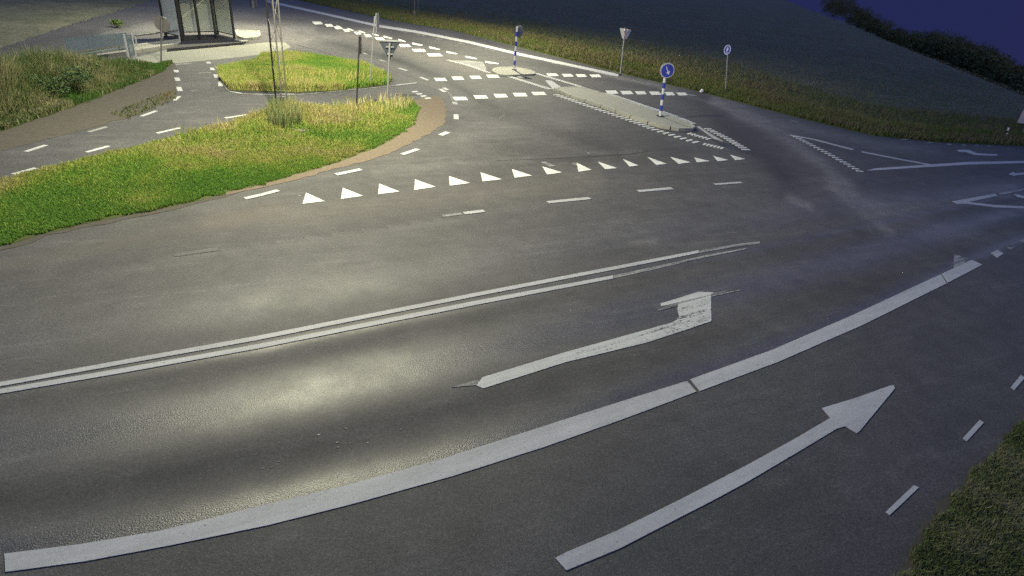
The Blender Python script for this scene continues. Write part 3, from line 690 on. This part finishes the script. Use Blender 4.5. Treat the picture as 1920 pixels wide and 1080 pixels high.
# give-way sign in the near verge, seen from the side and back
b = g(726, 192); t = above(b, 731, 80); r = root('traffic_sign', b, 'triangular sign seen from its slate back on a grey post, verge tip', 'road sign'); post(r, b, t, .035)
n_ = rotz(-frame_at(b), R(12)); c = above(b, 731, 88) + n_ * .06; giveway(r, c, n_, .78, 'signback_dark'); plate('sign_rim', shape(c - n_ * .02, n_, tri_pts(.70)), n_, .01, 'signback_dark', r)
n2 = rotz(n_, R(50)); mb = MB(); mb.slab(shape(c + np.array([0, 0, .2]), n_, [(-.40, -.02), (.40, -.02), (.40, .03), (-.40, .03)]), n_, .10); mb.build('top_rim', M['signback'], r)
mb = MB(); mb.box(c - n_ * .05, .30, .03, .05, np.cross(UPV, n_)); mb.build('clamp', M['galv'], r)
mb = MB(); mb.box(c - n_ * .05 - np.array([0, 0, .25]), .2, .03, .05, np.cross(UPV, n_)); mb.build('clamp', M['galv'], r)
mb = MB(); mb.tube(c + np.cross(UPV, n_) * -.38 + np.array([0, 0, .16]), c + np.cross(UPV, n_) * -.05 - np.array([0, 0, .42]), .02, n=6)
mb.build('strut', M['galv'], r)
# dark post with edge-on plate
b = g(668, 203); t = above(b, 674, 69); r = root('sign_post', b, 'dark slim post with a narrow plate seen edge on, left of the triangular sign', 'road sign'); post(r, b, t, .028, 'dark_steel')
n_ = rotz(frame_at(b), R(84)); c = above(b, 674, 84); plate('sign_plate', shape(c + rotz(n_, R(90)) * .0 + n_ * .03, n_, [(-.2, -.28), (.2, -.28), (.2, .28), (-.2, .28)]), n_, .05, 'black', r)
# grey post behind it
b = g(693, 160); t = above(b, 703, 30); r = root('sign_post', b, 'pale grey signpost standing in the grass island with an edge on plate on top', 'road sign'); post(r, b, t, .03)
n_ = rotz(frame_at(b), R(76)); c = above(b, 705, 42); plate('sign_plate', shape(c + n_ * .06, n_, [(-.25, -.35), (.25, -.35), (.25, .35), (-.25, .35)]), n_, .02, 'signback', r)
# far left round sign
b = g(301.5, 119); t = above(b, 303, 34); r = root('traffic_sign', b, 'thin post with a grey backed round sign left of the bus shelter', 'road sign'); post(r, b, t, .035, 'weathered')
n_ = rotz(-frame_at(b), R(-20)); c = above(b, 303, 45) + n_ * .06; plate('sign_plate', disc(c, n_, .30), n_, .02, 'blue', r); plate('sign_back', disc(c - n_ * .014, n_, .30), n_, .006, 'weathered', r)
# marker post + little marker by the cycle crossing + big direction board at the right
b = g(1886, 261); r = root('marker_post', b, 'small white plastic marker post with black band at the right verge', 'marker post')
t = above(b, 1891, 239); mb = MB(); d = t - b; mb.tube(b, b + d * .55, .045, n=10); mb.build('post', M['white'], r)
mb = MB(); mb.tube(b + d * .55, b + d * .75, .046, n=10); mb.build('reflector_band', M['black'], r); mb = MB(); mb.tube(b + d * .75, t, .045, .035, n=10); mb.build('post_top', M['white'], r)
b = g(1314.5, 173.5); r = root('kerb_marker', b, 'tiny white marker stub at the far end of the crossing', 'marker'); mb = MB(); mb.tube(b, b + np.array([.06, .0, .17]), .10, .075, n=10); mb.build('stub', M['white'], r)
mb = MB(); mb.tube(b - np.array([0, 0, .01]), b + np.array([0, 0, .03]), .14, n=12); mb.build('foot', M['black'], r)
b = g(1952, 262); r = root('direction_board', b, 'large grey rectangular sign board cut by the right edge of the picture', 'road sign')
n_ = rotz(frame_at(b), R(30)); side = np.cross(UPV, n_)
c = above(b, 1962, 216); 
plate('sign_board', shape(c, n_, [(-1.05, -.50), (1.25, -.50), (1.25, .55), (-1.05, .55)]), n_, .04, 'signback', r)
for s in (-.55, .8):
    p = c + side * s; mb = MB(); mb.tube(np.array([p[0], p[1], 0]) - n_ * .06, p - n_ * .06 + np.array([0, 0, .5]), .035, n=8); mb.build('post', M['galv'], r)

# ------------------------------------------------------------------ bus shelter
fl, fr_ = g(343, 79), g(440, 75)
dirx = (fr_ - fl); W = np.linalg.norm(dirx); dirx /= W; diry = np.array([-dirx[1], dirx[0], 0])
if diry.dot(fl) < 0: diry = -diry
r = root('bus_shelter', (fl + fr_) / 2, 'dark framed glass bus shelter on a dark floor beyond the cycle path', 'bus shelter')
D = 1.5; Hs = 2.45
def sp(x, y, z): return fl + dirx * x + diry * y + np.array([0, 0, z])
mb = MB(); ap = G([(313, 95), (338, 82), (344, 77), (444, 73), (464, 77), (455, 82)], .05); mb.prism([q[:2] for q in ap], 0, .09); mb.build('floor', M['floor_dark'], r)
mb = MB(); e0, e1 = g(314, 96.5), g(456, 83.5); mb.box((e0 + e1) / 2 + np.array([0, 0, .06]), np.linalg.norm(e1 - e0), .05, .12, e1 - e0); mb.build('floor_edge', M['black'], r)
mb = MB(); mb.prism([tuple(sp(x, y, 0)[:2]) for x, y in ((-.1, -.02), (W + .1, -.02), (W + .1, D + .1), (-.1, D + .1))], 0, .10); mb.build('floor', M['floor_dark'], r)
xs = [0, W * .32, W * .63, W]
for x in xs:
    for y in (0, D):
        mb = MB(); mb.box(sp(x, y, Hs / 2 + .05), .09 if x not in (0,) else .14, .09, Hs - .1, dirx); mb.build('post', M['black'], r)
for y in (D,):
    for a, c_ in zip(xs[:-1], xs[1:]):
        mb = MB(); mb.box(sp((a + c_) / 2, y, 1.25), c_ - a - .12, .02, 1.9, dirx); mb.build('glass_pane', M['glass'], r)
        mb = MB(); mb.box(sp((a + c_) / 2, y, .26), c_ - a - .12, .05, .05, dirx); mb.build('rail', M['black'], r)
for x in (0, W):
    mb = MB(); mb.box(sp(x, D / 2, 1.25), .02, D - .12, 1.9, dirx); mb.build('glass_pane', M['glass'], r)
    mb = MB(); mb.box(sp(x, D / 2, .26), .05, D - .12, .05, dirx); mb.build('rail', M['black'], r)
mb = MB(); mb.box(sp(W / 2, D / 2, Hs + .06), W + .5, D + .5, .14, dirx); rf = mb.build('roof', M['dark_steel'], r)
# kerb edging stub at floor's end
b = g(458, 80); mb = MB(); mb.box(b + np.array([0, 0, .05]), .5, .2, .10, dirx); o = mb.build('kerb_end', M['kerb'], r)

# ------------------------------------------------------------------ bluish glass railing beside it
p0, p1 = g(134, 124), g(246, 107); dr = p1 - p0; Lr = np.linalg.norm(dr); dr /= Lr
r = root('glass_barrier', (p0 + p1) / 2, 'low barrier of bluish glass panels on short legs behind the tall grass', 'barrier')
zt = float(np.clip(above(p0, 131, 74)[2], 1.0, 1.9)); zb = zt * .34
for f_ in (.09, .40, .97):
    p = p0 + dr * Lr * f_; mb = MB(); mb.box(p + np.array([0, 0, zb * .5]), .09, .09, zb, dr); mb.build('leg', M['weathered'], r)
for k in range(3):
    p = p0 + dr * Lr * (k + .5) / 3
    mb = MB(); mb.box(p + np.array([0, 0, (zt + zb) / 2]), Lr / 3 - .02, .02, zt - zb, dr); mb.build('glass_panel', M['glass_blue'], r)
for z_ in (zb + .01, zb + .16):
    mb = MB(); mb.box((p0 + p1) / 2 + np.array([0, 0, z_]), Lr, .06, .045, dr); mb.build('rail', M['weathered'], r)
# tall end panel of the kerb fence
q0, q1 = g(243, 117), g(256, 114); dq = q1 - q0; Lq = np.linalg.norm(dq); dq /= Lq
r = root('end_panel', (q0 + q1) / 2, 'upright grey end panel with two posts, right end of the glass barrier', 'barrier')
for p in (q0, q1):
    mb = MB(); mb.box(p + np.array([0, 0, .55]), .06, .06, 1.1, dq); mb.build('post', M['signback'], r)
mb = MB(); mb.box((q0 + q1) / 2 + np.array([0, 0, .65]), Lq - .08, .03, .8, dq); mb.build('panel', M['glass_blue'], r)
# rail that runs from the panel to the shelter
q0, q1 = g(258, 92), g(338, 81); hh = .62
r = root('railing', (q0 + q1) / 2, 'thin dark railing between the glass barrier and the bus shelter', 'railing')
z0 = above(q0, 258, 67)[2]; z1 = above(q1, 337, 57)[2]
mb = MB(); mb.tube(q0 + np.array([0, 0, z0]), q1 + np.array([0, 0, z1]), .04, n=8); mb.build('top_rail', M['dark_steel'], r)
for k in (0, 1):
    q = q0 if k == 0 else q1; z = (z0, z1)[k]
    mb = MB(); mb.tube(q, q + np.array([0, 0, z]), .035, n=8); mb.build('post', M['signback'], r)
# black kerb line at far left
band('far_kerb', [(60, 100), (90, 94), (112, 90)], .10, 'paint_faint'); 
band('far_kerb', [(115, 90), (135, 85)], .10, 'paint_faint'); band('far_kerb', [(0, 125), (125, 77), (230, 50), (330, 26)], .06, 'paint_faint')
# drain opening at the grass island's tip
r = root('drain', g(450, 120.5), 'dark oval drain opening with pale rim at the tip of grass island', 'drain')
cx_, cy_ = 450, 120.6
def ell(a, b_): return [(cx_ + a * math.cos(t), cy_ + b_ * math.sin(t) - (a * math.cos(t)) * .05) for t in np.linspace(0, 2 * math.pi, 24, endpoint=False)]
mb = MB(); mb.prism([q[:2] for q in G(ell(24, 3.6), .03)], 0, .035); mb.build('rim', M['kerb'], r)
mb = MB(); mb.prism([q[:2] for q in G(ell(17, 2.2), .04)], .02, .041); mb.build('grate', M['black'], r)
# stones and dry debris in the verge
for k, (x, y, s) in enumerate(((553, 247, .10), (566, 250, .13), (577, 247, .09), (560, 256, .08))):
    c = g(x, y) ; mb = MB(); vs = []; nn, mm = 7, 4
    for i in range(mm + 1):
        th = math.pi * i / mm
        for j in range(nn):
            ph = 2 * math.pi * j / nn; q = random.uniform(.8, 1.15)
            vs.append(c + s * q * np.array([math.sin(th) * math.cos(ph) * 1.3, math.sin(th) * math.sin(ph), .6 * math.cos(th) + .35]))
    fs = [(i * nn + j, i * nn + (j + 1) % nn, (i + 1) * nn + (j + 1) % nn, (i + 1) * nn + j) for i in range(mm) for j in range(nn)]
    mb.add(vs, fs); o = mb.build('stone', M['stone'], loc=c)
    tag(o, ('pale stone lying leftmost in the verge near the mast', 'largest pale stone lying in the verge near the mast', 'pale stone lying rightmost in the verge near the mast', 'smallest pale stone, nearest the road, near the mast')[k], 'stone', 'stones lying in the verge')

# ------------------------------------------------------------------ grass
def vnoise(x, y, s, seed):
    r_ = np.random.default_rng(seed); T = r_.random((64, 64)); u, v_ = x / s, y / s
    i, j = np.floor(u).astype(int), np.floor(v_).astype(int); a, b_ = u - i, v_ - j; a = a * a * (3 - 2 * a); b_ = b_ * b_ * (3 - 2 * b_)
    q = lambda m_, n_: T[m_ % 64, n_ % 64]
    return (q(i, j) * (1 - a) + q(i + 1, j) * a) * (1 - b_) + (q(i, j + 1) * (1 - a) + q(i + 1, j + 1) * a) * b_
GM = attr_mat('grass_blades', 'tone', .75, .35)
def grass(name, poly, count, h, wd, palette, seed, clump=1.2, lean=.5, hmap=None, cmap=None, dens=None, z=.014, edge=0):
    r_ = np.random.default_rng(seed)
    P = np.array(ragged([tuple(g(*p)[:2]) for p in poly], edge, .16) if edge else [g(*p)[:2] for p in poly]); lo, hi = P.min(0), P.max(0)
    pts = []; tot = 0
    while tot < count:
        q = lo + (hi - lo) * r_.random((count * 3, 2)); ok = inpoly(q[:, 0], q[:, 1], [tuple(p) for p in P])
        d = np.hypot(q[:, 0], q[:, 1]); near = d[ok].min() if ok.any() else 1
        if dens is not None: ok &= r_.random(len(q)) < dens(q, d)
        pts.append(q[ok]); tot += ok.sum()
    q = np.concatenate(pts)[:count]; n = len(q); x, y = q[:, 0], q[:, 1]
    nz = .5 * vnoise(x, y, clump, seed) + .3 * vnoise(x, y, clump * .35, seed + 1) + .2 * vnoise(x, y, clump * 3.1, seed + 2)
    hh_ = h * (.45 + 1.1 * nz) * r_.uniform(.5, 1.25, n)
    if hmap is not None: hh_ = hh_ * hmap(x, y)
    ang = r_.uniform(0, 2 * math.pi, n); la = r_.uniform(0, 2 * math.pi, n); ll = hh_ * lean * r_.random(n)
    ww = wd * r_.uniform(.6, 1.4, n)
    dx, dy = np.cos(ang) * ww / 2, np.sin(ang) * ww / 2
    V = np.zeros((n, 5, 3))
    V[:, 0] = np.stack([x - dx, y - dy, np.full(n, z)], 1); V[:, 1] = np.stack([x + dx, y + dy, np.full(n, z)], 1)
    mxp = np.cos(la) * ll * .35; myp = np.sin(la) * ll * .35
    V[:, 2] = np.stack([x + dx * .8 + mxp, y + dy * .8 + myp, z + hh_ * .55], 1); V[:, 3] = np.stack([x - dx * .8 + mxp, y - dy * .8 + myp, z + hh_ * .55], 1)
    V[:, 4] = np.stack([x + np.cos(la) * ll, y + np.sin(la) * ll, z + hh_], 1)
    me = bpy.data.meshes.new(name); me.vertices.add(n * 5); me.vertices.foreach_set('co', V.reshape(-1))
    base = (np.arange(n) * 5)[:, None]
    li = np.concatenate([base + np.array([[0, 1, 2, 3]]), base + np.array([[3, 2, 4]])], 1).reshape(-1)
    me.loops.add(len(li)); me.loops.foreach_set('vertex_index', li)
    me.polygons.add(2 * n); st = np.stack([np.arange(n) * 7, np.arange(n) * 7 + 4], 1).reshape(-1); me.polygons.foreach_set('loop_start', st)
    me.update(calc_edges=True)
    pal = np.array(palette); k = (nz - .5) * 1.5 + .5 + r_.normal(0, .2, n)
    if cmap is not None: k = k + cmap(x, y)
    t = np.clip((k - .15) / .7, 0, .999) * (len(pal) - 1); i0 = t.astype(int); fr = (t - i0)[:, None]
    c_ = pal[i0] * (1 - fr) + pal[np.minimum(i0 + 1, len(pal) - 1)] * fr
    c_ = c_ * r_.uniform(.8, 1.2, (n, 1))
    colr = np.ones((n, 5, 4)); colr[:, :, :3] = c_[:, None, :]
    at = me.color_attributes.new('tone', 'FLOAT_COLOR', 'POINT'); at.data.foreach_set('color', colr.reshape(-1).astype(np.float32))
    me.materials.append(GM)
    o = bpy.data.objects.new(name, me); col.objects.link(o); return tag(o, kind='stuff')
GREEN = [(.15, .27, .045), (.23, .33, .055), (.31, .36, .07), (.37, .36, .10), (.38, .33, .15)]
STRAW = [(.09, .135, .028), (.12, .15, .038), (.145, .15, .048), (.16, .145, .06), (.155, .13, .068)]
DARK = [(.025, .05, .015), (.045, .07, .02), (.08, .09, .035), (.14, .13, .06), (.20, .17, .09)]
NEARG = [(.09, .115, .04), (.115, .145, .05), (.15, .17, .065), (.19, .19, .085), (.23, .215, .12)]
# distances in the plan used to shape the verge: taller and yellower along the path side, short and green by the road
roadside = [g(x, y)[:2] for x, y in ((-200, 505), (0, 462), (150, 421), (350, 381), (500, 342), (640, 302), (720, 270), (780, 225), (787, 205))]
fieldside = [tuple(g(x, y)[:2]) for x, y in VD[:13]]
def dfield(x, y): return seg_dist(x, y, fieldside)
BANK = [(.06, .13, .02), (.05, .09, .025), (.08, .11, .035), (.13, .145, .055), (.22, .21, .11)]
bankside = [tuple(g(x, y)[:2]) for x, y in VC[-5:] + VC[:1]]
def dbank(x, y): return seg_dist(x, y, bankside)
def droad(x, y): return seg_dist(x, y, [tuple(p) for p in roadside])
mast = g(530, 212)[:2]
def hA(x, y):
    d = droad(x, y); m_ = np.exp(-((x - mast[0]) ** 2 + (y - mast[1]) ** 2) / 1.2)
    return .35 + .35 * np.clip((d - .8) / 2.5, 0, 1) + .35 * np.clip((x + 6.5) / 3, 0, 1) * np.clip((d - 1) / 2, 0, 1) + 1.8 * m_
def cA(x, y): return -.24 + .40 * np.clip((droad(x, y) - .7) / 2.6, 0, 1) + .55 * (vnoise(x, y, 3.0, 77) - .5) + .25 * np.clip((-x - 9) / 5, 0, 1) * np.clip((droad(x, y) - .8), 0, 1)
o = grass('verge_grass', VA, 260000, .17, .022, GREEN, 21, 1.6, .7, hA, cA, edge=.07, dens=lambda q, d: np.clip(1.2 * (14 / d), .1, 1))
o['label'] = 'bright green and straw coloured grass of the long verge between path and road'
o = grass('verge_grass', VB, 90000, .22, .04, GREEN, 22, 1.5, .6, None, lambda x, y: np.full(x.shape, -.12)); o['label'] = 'green grass of the rounded island behind the cycle path'
o = grass('tall_grass', VC, 90000, 1.05, .035, BANK, 23, 1.1, .55, lambda x, y: .12 + .95 * np.clip((dbank(x, y) - .5) / 1.6, 0, 1), lambda x, y: -.2 + .35 * np.clip(dbank(x, y) / 1.5, 0, 1)); o['label'] = 'tall dark weedy grass on the bank at the left edge'
o = grass('field_verge_grass', VD, 130000, .33, .05, STRAW, 24, 2.5, .55, lambda x, y: .35 + .65 * np.clip(dfield(x, y) / 1.5, 0, 1), lambda x, y: np.clip(.1 * dfield(x, y) - .25, -.25, .25), dens=lambda q, d: np.clip(30 / d, .05, 1) * np.exp(-np.clip(dfield(q[:, 0], q[:, 1]) - 1.5, 0, None) / 2.5)); o['label'] = 'long straw and green grass between the road and the dark field'
FLD = [(.11, .13, .07), (.135, .14, .08), (.155, .15, .09), (.18, .165, .11)]
VX = [(900, 20), (1000, 70), (1180, 112), (1310, 142), (1500, 195), (1640, 232), (1760, 244), (1920, 252), (2300, 270), (2300, 250), (1920, 172), (1790, 122), (1660, 72), (1500, 20), (1200, 5), (800, -10)]
o = grass('field_stubble', VX, 110000, .08, .05, FLD, 27, 3.0, 1.2, dens=lambda q, d: np.clip((32 / d) ** 2.4, .0, 1), z=-.06); o['label'] = 'low dry stubble over the dark field beyond the road'
o = grass('roadside_grass', VF, 190000, .075, .012, NEARG, 25, .5, .9, None, lambda x, y: np.full(x.shape, -.05), edge=.05, dens=lambda q, d: np.clip((9 / d) ** 2, .05, 1)); o['label'] = 'short dark grass in the bottom right corner'

VW = [(480, 232), (470, 216), (560, 206), (660, 195), (740, 187), (775, 189), (770, 205), (700, 235), (620, 255), (560, 262), (480, 262), (330, 285), (200, 320), (60, 370), (40, 340), (150, 300), (330, 253)]
o = grass('verge_weeds', [p for p in VW if p[0] > 300], 2400, .26, .022, [(.14, .26, .04), (.26, .32, .06), (.40, .38, .09), (.50, .42, .15), (.55, .48, .25)], 31, 1.0, .5); o['label'] = 'taller yellowish weeds standing up out of the long verge'
o = grass('verge_weeds', [(440, 168), (560, 170), (640, 166), (728, 156), (735, 150), (690, 138), (600, 140), (470, 150)], 1500, .30, .035, [(.14, .24, .04), (.26, .30, .06), (.42, .38, .11), (.50, .42, .15)], 32, 1.0, .5); o['label'] = 'straw coloured weeds along the near side of the grass island'
o = grass('path_weeds', [(205, 214), (300, 178), (331, 168), (331, 186), (318, 194), (240, 224)], 500, .07, .03, [(.06, .09, .02), (.10, .11, .03), (.16, .13, .06)], 33, .6, .8); o['label'] = 'thin weeds on the brown strip by the cycle path'
o = grass('mast_weeds', [(500, 236), (506, 206), (556, 206), (566, 238), (535, 248)], 1100, .48, .022, [(.08, .13, .04), (.14, .20, .06), (.24, .27, .10), (.36, .34, .18)], 34, .6, .5); o['label'] = 'tall weeds crowding round the foot of the lattice mast'
VG = VD[:13] + [(2700, 285), (2300, 252), (1920, 226), (1760, 214), (1640, 198), (1500, 160), (1310, 100), (1180, 74), (1000, 38), (850, 10), (740, -4)]
o = grass('field_edge_grass', VG, 60000, .26, .05, [(.10, .12, .04), (.12, .13, .05), (.14, .13, .06), (.15, .12, .07)], 35, 2.5, .8, dens=lambda q, d: np.clip(30 / d, .05, 1) * np.exp(-dfield(q[:, 0], q[:, 1]) / 6.0)); o['label'] = 'thin dull grass where the verge thins out into the field'
# ------------------------------------------------------------------ shrubs and woodland
LM = attr_mat('leaves', 'tone', .8)
def leaves(centers, rad, n, size, colr, seed):
    r_ = np.random.default_rng(seed); cs = np.array(centers); ci = r_.integers(0, len(cs), n)
    dv = r_.normal(size=(n, 3)); dv /= np.linalg.norm(dv, axis=1)[:, None]; rr = r_.random(n) ** .45
    rad = np.array(rad); rv = rad[ci] if rad.ndim == 2 else rad[None]
    p = cs[ci] + dv * rr[:, None] * rv
    a = r_.normal(size=(n, 3)); a /= np.linalg.norm(a, axis=1)[:, None]; b_ = np.cross(a, r_.normal(size=(n, 3))); b_ /= np.linalg.norm(b_, axis=1)[:, None]
    s = size * r_.uniform(.6, 1.4, (n, 1))
    V = np.stack([p - a * s, p + b_ * s * .6, p + a * s, p - b_ * s * .6], 1)
    c_ = np.array(colr)[None] * r_.uniform(.6, 1.4, (n, 1)); return V, c_
def leaf_mesh(name, V, c_, parent=None, loc=(0, 0, 0)):
    n = len(V); me = bpy.data.meshes.new(name); W_ = V - np.array(loc)
    me.vertices.add(n * 4); me.vertices.foreach_set('co', W_.reshape(-1)); me.loops.add(n * 4); me.loops.foreach_set('vertex_index', np.arange(n * 4))
    me.polygons.add(n); me.polygons.foreach_set('loop_start', np.arange(n) * 4); me.update(calc_edges=True)
    colr = np.ones((n, 4, 4)); colr[:, :, :3] = c_[:, None]; at = me.color_attributes.new('tone', 'FLOAT_COLOR', 'POINT'); at.data.foreach_set('color', colr.reshape(-1).astype(np.float32))
    me.materials.append(LM); o = bpy.data.objects.new(name, me); col.objects.link(o)
    if parent is not None: o.parent = parent
    return o
def shrub(px, py, w_, h_, n, size, colr, seed, label):
    b = g(px, py); r = root('shrub', b, label, 'shrub'); rs = random.Random(seed)
    cs = [b + np.array([rs.uniform(-w_, w_) * .6, rs.uniform(-w_, w_) * .6, rs.uniform(.35, .8) * h_]) for _ in range(7)]
    V, c_ = leaves(cs, (w_ * .45, w_ * .45, h_ * .32), n, size, colr, seed); leaf_mesh('foliage', V, c_, r, b)
    mb = MB()
    for c in cs: mb.tube(b, c, .015, .006, 5)
    mb.build('stem', M['wood'], r)
shrub(220, 52, .5, .45, 600, .035, (.10, .15, .03), 3, 'small yellow green bush behind the glass barrier')
shrub(105, 182, 1.1, .95, 3500, .03, (.045, .075, .028), 4, 'dark green leafy bush in the tall grass at the left')
shrub(150, 158, .8, .75, 2200, .028, (.06, .09, .03), 5, 'low olive bush in the tall grass before the glass barrier')
# woodland past the edge of the field
Vs, Cs = [], []
topline = [(1540, -34), (1600, -16), (1640, 16), (1670, 40), (1690, 46), (1720, 53), (1745, 57), (1760, 50), (1790, 56), (1830, 76), (1855, 79), (1890, 101), (1905, 115), (1920, 122), (2000, 170), (2150, 240), (2300, 300)]
k = 0
for row in range(4):
    for px in np.arange(1560, 2320, 17 - row * 2):
        x = px + random.uniform(-6, 6); yt = float(yat(topline, x)) + (row * 6 if row else random.uniform(-3, 3))
        d = ray(x, yt); dh = np.array([d[0], d[1]]); dh /= np.linalg.norm(dh)
        # walk out along this direction until past the field's edge by some metres
        s = 5.0
        while past_edge(dh[0] * s, dh[1] * s) < (46 - row * 11) and s < 900: s += 1
        if s >= 900: continue
        t = s / math.hypot(d[0], d[1]); top = CP + d * t; gz = float(terrain_z(top[0], top[1])); Ht = top[2] - gz
        if Ht < 2: continue
        wr = min(4.2, Ht * .42)
        cs = [np.array([top[0] + random.uniform(-wr, wr) * .6, top[1] + random.uniform(-wr, wr) * .6, gz + Ht * random.uniform(.28, .78)]) for _ in range(8)]
        cs.append(top - np.array([0, 0, Ht * .18]))
        V, c_ = leaves(cs, (wr * .6, wr * .6, Ht * .18), 800, .24, (.045, .055, .022), 100 + k); k += 1
        Vs.append(V); Cs.append(c_)
wd = leaf_mesh('woodland', np.concatenate(Vs), np.concatenate(Cs)); tag(wd, kind='stuff'); wd['label'] = 'dark woodland beyond the field against the dusk sky'
print('CHK', {k_: np.round(v_, 1).tolist() for k_, v_ in dict(island=g(1238, 218), shelter=g(390, 77), mast=g(530, 212), hl=g(585, 750), near=g(960, 850), cl=g(960, 545), lamp=LP, E0=E0, E1=E1, W=W, big=g(1886, 261)).items()}, flush=True)
